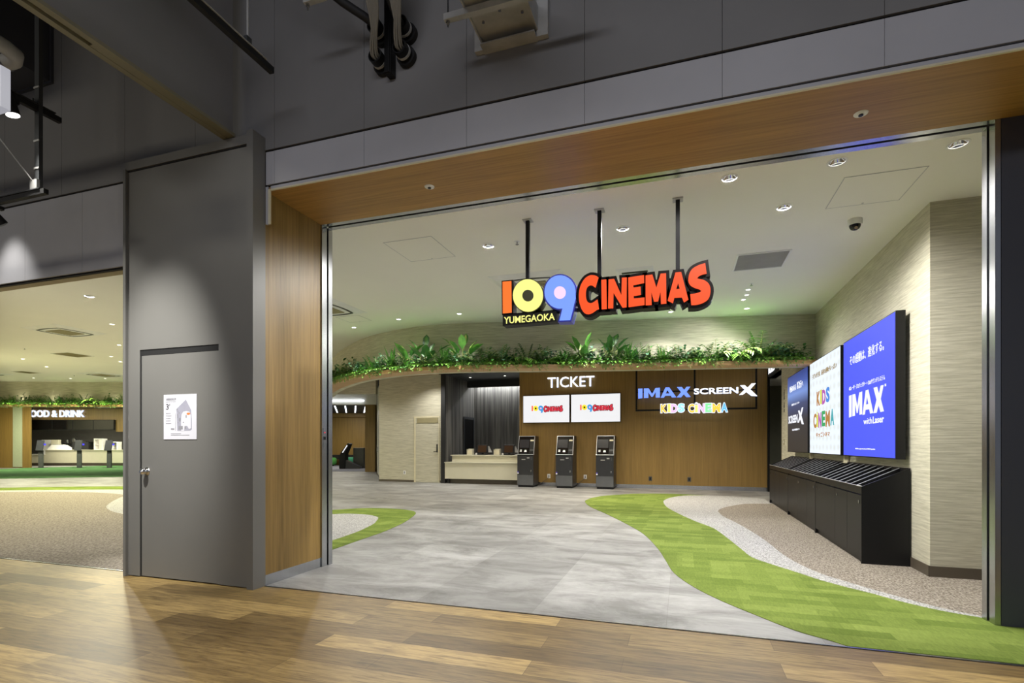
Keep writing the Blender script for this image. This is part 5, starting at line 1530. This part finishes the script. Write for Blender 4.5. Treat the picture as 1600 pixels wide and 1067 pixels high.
feat = [
    (1.68, 'bush', .80, 'dark bushy plant at the ledge end against the right hall wall'),
    (1.44, 'bluebush', .85, 'grey green bushy plant, second from the right hall wall'),
    (1.18, 'fern', 1.10, 'tall dense fern on the ledge nearest the right hall wall'),
    (0.82, 'frond', .95, 'pale arching plant on the ledge above the large lit X'),
    (0.52, 'fern', .80, 'fern left of the pale arching plant on the ledge'),
    (0.22, 'strap', .62, 'low strap leaved plant on the ledge above the SCREEN letters'),
    (-0.08, 'darkfern', .78, 'dark fern on the ledge above the left end of the SCREEN letters'),
    (-0.36, 'strap', .70, 'strap leaved plant on the ledge above the right end of the blue letters'),
    (-0.66, 'fern', .80, 'fern on the ledge above the left end of the blue letters'),
    (-0.92, 'strap', 1.0, 'tall strap leaved plant just right of the big plant over the TICKET letters'),
    (-1.22, 'darkbroad', .98, 'dark broad leaved plant between two striped plants right of the TICKET letters'),
    (-1.68, 'broad', .95, 'broad leaved plant with pale leaf hearts right above the TICKET letters'),
    (-2.02, 'strap', .72, 'strap leaved plant on the ledge above the first letters of TICKET'),
    (-2.36, 'fern', .80, 'fern on the ledge over the right edge of the dark recess'),
    (-2.72, 'frond', .72, 'yellow green arching plant on the ledge over the dark recess'),
    (-3.06, 'fern', .82, 'fern over the middle of the dark recess'),
    (-3.38, 'darkfern', .86, 'dark fern over the left half of the dark recess'),
    (-3.72, 'broad', 1.18, 'tall broad plant with upright pale hearted leaves, over the left end of the recess'),
    (-4.05, 'strap', .95, 'tall strap leaved plant over the dark left pillar of the recess'),
    (-4.40, 'darkbroad', 1.15, 'tall dark broad leaved plant over the pale door'),
    (-4.78, 'broad', 1.0, 'broad leaved plant with pale hearts left of the tall dark one over the pale door'),
    (-5.10, 'strap', 1.05, 'tallest strap leaved plant, over the beige wall'),
    (-5.55, 'strap', .80, 'strap leaved plant over the left edge of the beige wall'),
    (-5.95, 'bluebush', .80, 'grey green bushy plant where the ledge turns back'),
    (-6.40, 'bush', .90, 'dark bushy plant where the ledge turns back, right of the tall one'),
    (-6.95, 'bush', 1.0, 'tall dark bushy plant near the left bend of the ledge'),
    (-7.50, 'bush', .9, 'dark bushy plant on the left bend of the ledge'),
    (-8.20, 'bush', .9, 'last dark bushy plant before the left steel channel'),
    (-8.80, 'fern', .8, 'fern partly hidden by the left steel channel'),
]
for i, (x, kind, sc, lb) in enumerate(feat):
    plant(kind, x, 0.17 + 0.03 * (i % 2), sc * (1.95 if 'fern' in kind or kind in ('frond', 'bush', 'bluebush') else 1.45), lb, G, i % 5)
FILL = 'low fill plants on the curved ledge of the ticket hall'
x = 1.80
i = 0
while x > -10.0:
    kind = ('bush', 'bluebush', 'bush', 'darkfern')[i % 4]
    plant(kind, x - 0.08, 0.16 + 0.03 * (i % 3), 1.3 + 0.25 * (i % 2), 'low green fill plant squeezed between the taller plants of the ticket hall ledge', FILL, i % 5)
    plant(('trail', 'trailmid', 'trail')[i % 3], x, 0.22, 1.15, 'small leaved trailing plant spilling over the wooden rim of the ticket hall ledge', 'trailing plants on the curved ledge of the ticket hall', i % 5)
    x -= 0.19 if x > -5.5 else (0.15 if x > -7 else 0.12)
    i += 1
WG = 'plants on the far ledge of the left wing'
wf = [(-18.6, 'fern', 1.2, 'fern at the right end of the far ledge beside the grey service box'), (-19.05, 'bush', 1.1, 'dark bushy plant next to the fern at the right end of the far ledge'),
      (-19.45, 'frond', 1.1, 'pale arching plant on the far ledge'), (-19.85, 'darkfern', 1.05, 'dark fern left of the pale arching plant on the far ledge'),
      (-20.25, 'bush', 1.0, 'dark bushy plant above the end of the FOOD & DRINK letters'), (-20.6, 'bush', 1.15, 'round dark bushy plant above the ampersand of the lit letters'),
      (-21.3, 'darkfern', 1.05, 'dark fern above the first lit letters of the stand'), (-21.7, 'bush', 1.15, 'dark bushy plant at the corner of the stand pillar'),
      (-22.1, 'fern', .95, 'light green fern above the mint strip of the pillar'), (-22.6, 'bush', 1.1, 'dark bushy plant at the left edge of the far ledge')]
for i, (x, kind, sc, lb) in enumerate(wf):
    plant(kind, x, 0.18, sc * 1.5, lb, WG, i % 5)
x = -17.6
i = 0
while x > -22.5:
    plant(('trail', 'trailmid')[i % 2], x, 0.22, 1.3, 'small leaved trailing plant along the rim of the far left wing ledge', 'trailing plants on the far ledge of the left wing', i % 3)
    plant(('bush', 'darkfern')[i % 2], x - 0.15, 0.16, 1.3, 'low dark fill plant between the taller plants of the far ledge', 'low fill plants on the far ledge of the left wing', i % 5)
    x -= 0.24
    i += 1
for i, x in enumerate((-19.0, -20.0, -20.95, -21.95)):       # small uplights among the far plants
    px_, py_, a = on_ledge(x, 0.10)
    t = thing('ledge_uplight', (px_, py_, Z_LEDGE), 'small uplight among the plants of the far ledge, number of its wash counted from the service box: %s' % ('first', 'second', 'third', 'fourth')[i], 'light', 'uplights in the far ledge')
    t['label'] = '%s small uplight from the grey service box among the plants of the far ledge' % ('first', 'second', 'third', 'fourth')[i]
    MB().cyl((px_, py_, Z_LEDGE), (px_, py_, Z_LEDGE + 0.05), 0.03, n=12).build('housing', 'black', t)
    MB().cyl((px_, py_, Z_LEDGE + 0.0505), (px_, py_, Z_LEDGE + 0.053), 0.025, n=12).build('lens', 'lamp', t)
    spot('uplight_lamp', (px_, py_, Z_LEDGE + 0.07), 6, (1, 0.92, 0.62), 110, 0.8, (0, 0, 1), 0.03)

# ------------------------------------------------------------------ mall side, overhead
def track_light(head, aim, lit, label, name='track_spotlight', par_z=None, axis='y'):
    h = Vector(head)
    a = Vector(aim).normalized()
    t = thing(name, head, label, 'spotlight')
    m = MB().cyl(h - a * 0.10, h + a * 0.06, 0.043, 0.05, 20)
    m.build('can', 'matt_black', t, smooth=True)
    MB().cyl(h + a * 0.061, h + a * 0.064, 0.044, n=20).build('lens', 'lamp' if lit else 'dark_grey', t)
    MB().cyl((h.x, h.y, h.z), (h.x, h.y, par_z), 0.010, n=8).box(h.x - 0.02, h.x + 0.02, h.y - 0.05, h.y + 0.05, par_z - 0.03, par_z).build('arm', 'matt_black', t)
t = thing('lighting_track', (-5.171, 2.2, 4.04), 'black lighting track running from the facade over the left aisle', 'lighting track')
MB().box(-5.19, -5.152, 1.3, 3.10, 4.005, 4.05).build('rail', 'matt_black', t)
MB().box(-5.205, -5.137, 1.3, 3.05, 4.055, 4.06).build('top_flange', 'dark_grey', t)
rd = MB().cyl((-5.171, 1.6, 4.06), (-5.171, 1.6, 5.7), 0.006, n=8).cyl((-5.171, 2.9, 4.06), (-5.171, 2.9, 4.1), 0.006, n=8)
rd.build('hanger_rod', 'dark_grey', t)
track_light((-5.171, 2.745, 3.93), (0.12, 0.2, -1), True, 'lit black spotlight on the track at the upper left edge', par_z=4.004)
t = thing('lighting_track', (-6.2, 2.9, 3.30), 'black lighting track hung parallel to the shop front at the left edge', 'lighting track')
MB().box(-8.0, -5.01, 2.882, 2.918, 3.275, 3.315).build('rail', 'matt_black', t)
MB().box(-8.0, -5.06, 2.875, 2.925, 3.317, 3.325).build('top_flange', 'dark_grey', t)
po = MB().box(-5.20, -5.145, 2.925, 2.955, 3.325, 5.7).build('hanging_post', 'dark_grey', t)
MB().box(-5.215, -5.13, 2.90, 2.924, 3.33, 3.42).build('clamp', 'galv', t)
for z in (3.52, 3.75, 4.2):
    MB().box(-5.205, -5.14, 2.920, 2.925, z, z + 0.015).build('tie', 'galv', po)
MB().tube([(-5.19, 2.9, 3.42), (-5.46, 2.72, 3.88), (-5.6, 2.65, 4.12), (-5.8, 2.5, 4.8)], 0.005, 6).build('stay_wire', 'galv', t)
track_light((-5.66, 2.90, 3.16), (0.2, 0.55, -0.7), False, 'dark spotlight under the lower track, cut by the left edge', par_z=3.274)
t = thing('hanging_sign_box', (-4.56, 2.3, 3.62), 'white hanging sign box cut by the left edge of the view', 'sign')
MB().box(-4.80, -4.385, 2.27, 2.33, 3.485, 3.77).build('box', glow('white sign box with added glow', rgb(150, 150, 158), 1.0), t, bevel=0.004)  # emission added so the white box looks brighter
MB().cyl((-4.72, 2.3, 3.77), (-4.72, 2.3, 5.7), 0.005, n=6).build('hanger_rod', 'dark_grey', t)
MB().cyl((-4.46, 2.3, 3.77), (-4.46, 2.3, 5.7), 0.005, n=6).build('hanger_rod', 'dark_grey', t)
t = thing('pipe', (-4.76, 2.6, 4.14), 'grey insulated pipe with a right angle elbow at the upper left', 'pipe')
MB().tube([(-4.76, 0.6, 4.14), (-4.76, 2.40, 4.14), (-4.765, 2.50, 4.14), (-4.79, 2.57, 4.14), (-4.86, 2.60, 4.14), (-5.00, 2.60, 4.14)], 0.055, 14).build('run', 'galv', t, smooth=True)
MB().tube([(-5.0, 2.60, 4.14), (-7.5, 2.60, 4.14)], 0.052, 14).build('branch', 'galv', t, smooth=True)
MB().ring((-4.95, 2.6, 4.14), (1, 0, 0), 0.05, 0.060, 0.02, 16).build('clamp', 'steel', t)
MB().cyl((-4.80, 2.3, 4.20), (-4.80, 2.3, 5.7), 0.006, n=6).build('hanger_rod', 'dark_grey', t)
t = thing('duct', (-6.6, 2.9, 5.1), 'dark square duct meeting the facade above the left opening', 'duct')
MB().box(-7.3, -6.02, 2.3, 3.535, 4.84, 5.5).build('body', 'slate_paint', t)
MB().box(-7.32, -6.0, 3.515, 3.539, 4.82, 5.52).build('collar', 'slate_paint', t)
MB().box(-6.9, -6.86, 2.4, 2.44, 5.5, 5.7).build('hanger', 'dark_grey', t)
t = thing('cable_duct', (-3.4, 1.9, 4.7), 'grey duct box on the smoke barrier at the top left', 'duct')
MB().box(-3.560, -3.36, 0.6, 2.18, 4.42, 4.62).build('body', 'mall_paint', t)
MB().box(-3.360, -3.15, 0.6, 2.30, 4.50, 4.70).build('step', 'mall_paint', t)

t = thing('lighting_track', (-2.97, 2.4, 4.05), 'black lighting track at the top, right of the smoke barrier', 'lighting track')
MB().box(-2.99, -2.95, 0.9, 3.20, 4.02, 4.065).build('rail', 'matt_black', t)
MB().box(-3.0, -2.94, 0.9, 3.12, 4.066, 4.071).build('top_flange', 'galv', t)
MB().box(-2.985, -2.955, 2.945, 2.99, 4.071, 4.125).build('clamp', 'dark_grey', t)
MB().cyl((-2.97, 2.967, 4.125), (-2.97, 2.967, 5.7), 0.008, n=8).build('hanger_rod', 'galv', t)

sl_at = [(-2.20, 4.13, 'lower left'), (-1.995, 4.15, 'lower right'), (-1.985, 4.32, 'upper right'), (-2.21, 4.36, 'upper left')]
for x, z, w_ in sl_at:
    t = thing('wall_sleeve', (x, FY, z), 'black pipe sleeve through the facade, %s of the cluster of four' % w_, 'sleeve', 'pipe sleeves in the facade')
    MB().ring((x, 3.40, z), (0, 1, 0), 0.046, 0.056, FY - 3.40, 22).build('tube', 'black', t, smooth=True)
    MB().ring((x, 3.50, z), (0, 1, 0), 0.055, 0.075, 0.04, 22).build('collar', 'matt_black', t, smooth=True)
    MB().ring((x, 3.455, z), (0, 1, 0), 0.055, 0.0595, 0.02, 22).build('clamp_band', 'galv', t, smooth=True)
for q, (x, z, ex, w_) in enumerate(((-2.20, 4.13, -2.12, 'lower left'), (-1.995, 4.15, -1.94, 'lower right'))):
    t = thing('cable_bundle', (x, 3.45, z), 'bundle of grey cables entering the %s pipe sleeve' % w_, 'cables', 'cable bundles')
    for k in range(9):
        ox, oz = 0.022 * math.cos(k * 0.9), 0.022 * math.sin(k * 0.9)
        sp = (k - 4) * 0.012
        pts = [(x + ox, 3.60, z + oz), (x + ox, 3.44, z + oz), (x + ox + 0.2 * sp, 3.38, z + 0.04 + oz), (ex + sp * 0.8, 3.26, z + 0.22), (ex + sp * 1.3, 3.14, z + 0.48), (ex + sp * 2.0, 2.98, 5.2), (ex + sp * 2, 2.95, 5.7)]
        MB().tube(catmull(pts, 4), 0.0075, 7).build('cable', 'cable', t, smooth=True)
for x, z, ex, w_ in ((-2.21, 4.36, -2.5, 'left'), (-1.985, 4.32, -2.02, 'right')):
    o = MB().tube(catmull([(x, 3.60, z), (x, 3.38, z), (ex, 3.15, z + 0.2), (ex - 0.2, 2.8, 5.0), (ex - 0.3, 2.7, 5.7)], 5), 0.03, 10).build('black_conduit', 'matt_black', None, smooth=True)
    tag(o, 'thick black conduit rising from the upper %s pipe sleeve' % w_, 'conduit', 'black conduits')
o = MB().box(-2.155, -2.10, 3.46, FY, 4.02, 5.2).box(-2.150, -2.105, 3.45, 3.46, 4.02, 5.2).build('strut_channel', 'black', None, bevel=0.004)
tag(o, 'upright black steel channel between the pipe sleeves', 'bracket')
t = thing('cable_tray', (-1.165, 2.8, 4.11), 'galvanised steel cable tray entering the facade at the top', 'cable tray')
MB().box(-1.37, -0.96, 1.2, 3.53, 4.105, 4.115).build('tray_bottom', 'galv', t)
MB().box(-1.375, -1.365, 1.2, 3.53, 4.085, 4.25).build('side_flange', 'galv', t)
MB().box(-0.965, -0.955, 1.2, 3.53, 4.085, 4.25).build('side_flange', 'galv', t)
MB().box(-1.43, -1.365, 3.50, FY, 4.04, 4.32).box(-0.965, -0.885, 3.50, FY, 4.04, 4.32).box(-1.365, -0.965, 3.44, FY, 4.035, 4.045).box(-1.365, -0.965, 3.53, FY, 4.045, 4.10).build('wall_collar', 'galv', t)
for bx, by in ((-1.30, 3.34), (-1.16, 3.28), (-1.02, 3.34)):
    MB().cyl((bx, by, 4.095), (bx, by, 4.105), 0.010, n=8).build('bolt', 'steel', t)
MB().box(-1.52, -0.55, 3.17, 3.21, 4.042, 4.084).build('support_strut', 'galv', t)
MB().cyl((-1.495, 3.19, 4.0), (-1.495, 3.19, 5.7), 0.006, n=8).cyl((-1.495, 3.19, 4.022), (-1.495, 3.19, 4.04), 0.014, n=6).build('threaded_rod', 'steel', t)
MB().cyl((-0.58, 3.19, 4.0), (-0.58, 3.19, 5.7), 0.006, n=8).build('threaded_rod', 'steel', t)
t = thing('support_strut', (-2.2, 3.12, 4.43), 'galvanised strut under the cables with a bolt at its left end', 'bracket')
MB().box(-2.60, -2.42, 3.10, 3.14, 4.385, 4.425).build('strut', 'galv', t)
MB().cyl((-2.575, 3.12, 4.34), (-2.575, 3.12, 5.7), 0.006, n=8).cyl((-2.575, 3.12, 4.365), (-2.575, 3.12, 4.384), 0.014, n=6).build('threaded_rod', 'steel', t)

# ------------------------------------------------------------------ refreshment stand
def wthing(name, u, d, z, label, cat, group=None):
    x, y = wing(u, d)
    return thing(name, (x, y, z), label, cat, group)
def wpart(boxes, name, mat, parent, **k):
    m = MB()
    for b in boxes:
        wbox(m, *b)
    return m.build(name, mat, parent, **k)
def wfront(d):
    def fn(a, b, dep):
        x, y = wing(a, d + dep)
        return (x, y, b)
    return fn
t = wthing('stand_sign', -24.1, 27.55, 2.8, 'white lit letters spelling FOOD & DRINK over the far refreshment stand', 'sign')
for v, f in letters('FOOD & DRINK', -25.67, -22.62, 2.63, 3.0, 0.015):
    solid_text(MB(), v, f, wfront(27.50), 0.0, 0.06, 0, 1).build('letter', ['sign_white', 'sign_halo'], t, fix=False)
wpart([(-25.7, -22.6, 27.56, 27.60, 2.78, 2.83)], 'mounting_rail', 'oak_hall', t)
t = wthing('menu_board', -23.2, 27.55, 2.2, 'long black menu screen panel over the refreshment counter', 'menu board')
wpart([(-25.4, -21.03, 27.50, 27.595, 1.95, 2.495)], 'casing', 'matt_black', t)
for i in range(4):
    wpart([(-25.36 + i * 1.09, -24.31 + i * 1.09, 27.49, 27.50, 1.98, 2.47)], 'screen', 'gloss_black', t)
t = wthing('refreshment_counter', -23.5, 29.0, 0.0, 'long putty coloured counter of the far refreshment stand', 'counter')
wpart([(-27.0, -19.5, 29.06, 29.7, 0.0, 0.16)], 'plinth', 'stair_dark', t)
wpart([(-26.0, -19.5, 29.0, 29.7, 0.16, 0.86)], 'front_panel', 'counter', t)
wpart([(-26.0, -19.5, 28.96, 29.75, 0.86, 0.89)], 'worktop', 'counter', t)
wpart([(-27.0, -26.01, 29.0, 29.7, 0.16, 0.62)], 'low_section', 'counter', t)
wpart([(-27.0, -26.01, 28.96, 29.7, 0.62, 0.65)], 'low_top', 'white', t)
def order_kiosk(u, label):
    t = wthing('order_kiosk', u, 26.4, 0.0, label, 'order kiosk', 'order kiosks before the refreshment stand')
    wpart([(u - 0.24, u + 0.24, 26.25, 26.55, 0.0, 0.012)], 'base_plate', 'black', t)
    wpart([(u - 0.105, u + 0.105, 26.36, 26.44, 0.012, 0.72)], 'post', 'kiosk_kick', t)
    wpart([(u - 0.095, u + 0.095, 26.36, 26.44, 0.72, 0.90)], 'neck', 'matt_black', t)
    m = MB()
    c = [wing(u - 0.20, 26.30), wing(u + 0.16, 26.30), wing(u + 0.16, 26.34), wing(u - 0.20, 26.34)]
    e = [wing(u - 0.16, 26.36), wing(u + 0.20, 26.36), wing(u + 0.20, 26.40), wing(u - 0.16, 26.40)]
    m.hexa([(x, y, 0.88) for x, y in c], [(x, y, 1.40) for x, y in e])
    s_ = m.build('display', 'slate_paint', t, bevel=0.008)
    m = MB()
    wbox(m, u + 0.20, u + 0.27, 26.34, 26.38, 1.15, 1.23)
    m.build('scanner', 'blue_led', t)
for u, lb in ((-23.89, 'self order kiosk on a slim post, nearest the wood pillar'), (-21.94, 'self order kiosk on a slim post, the middle one'), (-20.42, 'self order kiosk on a slim post, nearest the grey service box')):
    order_kiosk(u, lb)
t = wthing('till_housing', -26.0, 29.3, 0.89, 'white till housing behind the first self order kiosk', 'till')
wpart([(-26.7, -25.9, 29.55, 29.72, 0.651, 1.45)], 'back_panel', 'white', t); wpart([(-25.95, -25.55, 29.3, 29.5, 0.89, 1.45)], 'screen', 'counter', t)
t = wthing('popcorn_bin', -25.4, 29.3, 0.89, 'white tapered bin on the refreshment counter', 'bin')
m = MB()
b_ = [wing(-26.0, 29.1), wing(-24.75, 29.1), wing(-24.75, 29.5), wing(-26.0, 29.5)]
m.hexa([(x, y, 0.891) for x, y in b_], [(wing(u, d)[0], wing(u, d)[1], 1.16) for u, d in ((-25.8, 29.15), (-25.15, 29.15), (-25.15, 29.45), (-25.8, 29.45))])
m.build('bin', 'white', t)
wpart([(-25.75, -25.2, 29.2, 29.4, 1.161, 1.19)], 'lid', 'galv', t)
t = wthing('coffee_machine', -24.3, 29.4, 0.89, 'wide black coffee machine on the refreshment counter', 'coffee machine')
wpart([(-24.68, -23.75, 29.2, 29.6, 0.891, 1.33)], 'body', 'matt_black', t); wpart([(-24.3, -24.2, 29.19, 29.2, 1.0, 1.12)], 'panel', 'galv', t)
wpart([(-24.4, -24.0, 29.3, 29.5, 1.331, 1.38)], 'cup_rail', 'steel', t)
t = wthing('equipment_shelf', -25.2, 30.2, 0.89, 'dark shelf of steel vessels behind the white bin', 'shelf')
wpart([(-26.0, -24.9, 30.0, 30.4, 0.0, 1.25)], 'cabinet', 'matt_black', t); wpart([(-26.0, -24.9, 29.95, 30.4, 1.25, 1.28)], 'shelf_board', 'steel', t)
for i, (u, hh, r_) in enumerate(((-25.75, 0.2, 0.10), (-25.35, 0.28, 0.13), (-25.05, 0.16, 0.08))):
    x, y = wing(u, 30.15)
    o = MB().lathe([(0, 0), (r_, 0), (r_ * 1.05, hh * 0.8), (r_ * 0.6, hh), (0, hh)], (x, y, 1.281), 16).build('steel_vessel', 'steel', None, smooth=True)
    tag(o, ('small steel vessel on the dark shelf, left', 'largest steel vessel on the dark shelf, in the middle', 'small steel vessel on the dark shelf, nearest the coffee machine')[i], 'vessel', 'steel vessels on the dark shelf')
t = wthing('warming_case', -23.2, 29.3, 0.89, 'lit glass warming case with a white frame on the refreshment counter', 'display case')
wpart([(-23.42, -23.38, 29.15, 29.5, 0.891, 1.52), (-22.98, -22.94, 29.15, 29.5, 0.891, 1.52), (-23.38, -22.98, 29.15, 29.5, 1.47, 1.52), (-23.38, -22.98, 29.15, 29.5, 0.891, 0.92)], 'frame', 'white', t)
wpart([(-23.38, -22.98, 29.2, 29.5, 1.18, 1.20)], 'shelf', 'white', t); wpart([(-23.36, -23.0, 29.45, 29.48, 0.92, 1.18), (-23.36, -23.0, 29.45, 29.48, 1.2, 1.46)], 'back_light', 'case_light', t)
t = wthing('warming_case', -22.4, 29.3, 0.89, 'low white framed display case beside the tall lit warming case', 'display case')
wpart([(-22.72, -22.68, 29.15, 29.5, 0.891, 1.34), (-22.44, -22.41, 29.15, 29.5, 0.891, 1.30), (-22.15, -22.11, 29.15, 29.5, 0.891, 1.34), (-22.68, -22.15, 29.15, 29.5, 1.30, 1.34)], 'frame', 'white', t)
wpart([(-22.68, -22.45, 29.46, 29.49, 0.9, 1.29), (-22.40, -22.16, 29.46, 29.49, 0.9, 1.29)], 'back_panel', 'dark_grey', t)
t = wthing('drinks_dispenser', -21.2, 29.3, 0.89, 'tall grey drinks dispenser with a bright top at the right end of the counter', 'dispenser')
wpart([(-21.75, -20.7, 29.2, 29.6, 0.891, 1.58)], 'body', 'slate_paint', t); wpart([(-21.80, -21.751, 29.18, 29.6, 0.891, 1.66)], 'side_panel', 'white', t)
wpart([(-21.75, -21.3, 29.17, 29.6, 1.581, 1.70)], 'light_box', 'case_light', t); wpart([(-21.299, -20.7, 29.17, 29.6, 1.581, 1.70)], 'red_top', 'print_red', t)
for i in range(4):
    wpart([(-21.6 + i * 0.22, -21.5 + i * 0.22, 29.17, 29.199, 1.05, 1.4)], 'tap', 'matt_black', t)

# ------------------------------------------------------------------ lounge beyond the corridor
for i, (ua, ub) in enumerate(((-8.17, -9.73), (-7.69, -9.23), (-7.21, -8.74), (-6.74, -8.24))):
    t = wthing('linear_light', (ua + ub) / 2, 26.5, 2.97, 'thin white linear light in the dark lounge ceiling, %s from the left' % ('first', 'second', 'third', 'fourth')[i], 'ceiling light', 'linear lights in the lounge ceiling')
    m = MB()
    a = [wing(ua - 0.03, 24.0), wing(ua + 0.03, 24.0), wing(ub + 0.03, 29.0), wing(ub - 0.03, 29.0)]
    m.hexa([(x, y, 2.955) for x, y in a], [(x, y, 2.9695) for x, y in a])
    m.build('diffuser', 'lamp_cool', t)
t = wthing('cove_light', -8.6, 22.45, 3.1, 'long white cove light band above the lounge entrance', 'light')
wpart([(-12.0, -6.4, 22.44, 22.499, 3.06, 3.10)], 'diffuser', 'lamp_cool', t)
x_, y_ = wing(-8.6, 22.2)
area('cove_lamp', (x_, y_, 3.1), 40, 4.0, 0.1, (0.85, 0.9, 1.0), (-0.2, 0.2, 1))
x_, y_ = wing(-8.8, 26.5)
area('lounge_lamp', (x_, y_, 2.94), 110, 2.4, 3.0, (1, 0.9, 0.7))
t = wthing('driving_game_cabinet', -8.2, 25.5, 0.0, 'slanted black screen cabinet with a low base in the lounge', 'game cabinet')
m = MB()
lp = [(-8.40, 0.0), (-8.12, 0.0), (-8.10, 0.75), (-7.90, 1.22), (-7.98, 1.25), (-8.30, 0.85), (-8.40, 0.62)]
m.extrude([lp], wfront(25.3), 0.0, 0.5)
m.build('body', 'matt_black', t)
m = MB()
m.extrude([[(-8.26, 0.80), (-8.22, 0.78), (-7.99, 1.13), (-8.03, 1.16)]], wfront(25.29), 0.0, 0.009)
m.build('screen_edge', 'display_white', t)
m = MB()
m.extrude([[(-8.12, 0.002), (-7.42, 0.002), (-7.42, 0.10), (-8.10, 0.42)]], wfront(25.35), 0.0, 0.4)
m.build('foot', 'slate_paint', t)
t = wthing('lounge_cabinet', -7.6, 25.7, 0.0, 'plain dark grey cabinet standing in the lounge', 'cabinet')
wpart([(-7.87, -7.40, 25.9, 26.4, 0.0, 0.03)], 'plinth', 'black', t); wpart([(-7.90, -7.37, 25.88, 26.42, 0.03, 1.02)], 'body', 'dark_grey', t, bevel=0.01)
t = wthing('ottoman', -10.0, 29.0, 0.0, 'round green ottoman at the left end of the lounge', 'ottoman')
x_, y_ = wing(-10.2, 28.6)
MB().lathe([(0, 0.08), (0.48, 0.08), (0.54, 0.16), (0.54, 0.38), (0.48, 0.46), (0, 0.47)], (x_, y_, 0), 28).build('seat', 'green_seat', t, smooth=True)
MB().cyl((x_, y_, 0.006), (x_, y_, 0.079), 0.4, n=20).build('base', 'black', t)
t = wthing('ottoman', -8.4, 27.5, 0.0, 'round teal ottoman behind the slanted black cabinet', 'ottoman')
x_, y_ = wing(-8.55, 27.6)
MB().lathe([(0, 0.08), (0.46, 0.08), (0.52, 0.16), (0.52, 0.42), (0.46, 0.50), (0, 0.51)], (x_, y_, 0), 28).build('seat', 'teal_seat', t, smooth=True)
MB().cyl((x_, y_, 0.006), (x_, y_, 0.079), 0.4, n=20).build('base', 'black', t)
t = wthing('lounge_bench', -9.4, 29.3, 0.0, 'long dark bench along the lounge back wall', 'bench')
wpart([(-11.5, -8.0, 29.2, 29.6, 0.35, 0.60)], 'seat', 'matt_black', t); wpart([(-11.4, -11.2, 29.25, 29.55, 0.006, 0.35)], 'leg', 'matt_black', t); wpart([(-8.3, -8.1, 29.25, 29.55, 0.006, 0.35)], 'leg', 'matt_black', t)

# unseen area lights added behind the canopy to brighten the far wing
for (u, d, w_) in ((-24.5, 28.4, 60), (-21.5, 28.4, 60), (-19.5, 25.0, 120), (-23.5, 24.6, 120)):
    x_, y_ = wing(u, d)
    area('stand_fill_light', (x_, y_, 3.2 if d < 27 else 2.45), w_ * 1.3, 0.8, 0.8, (1, 0.95, 0.74))
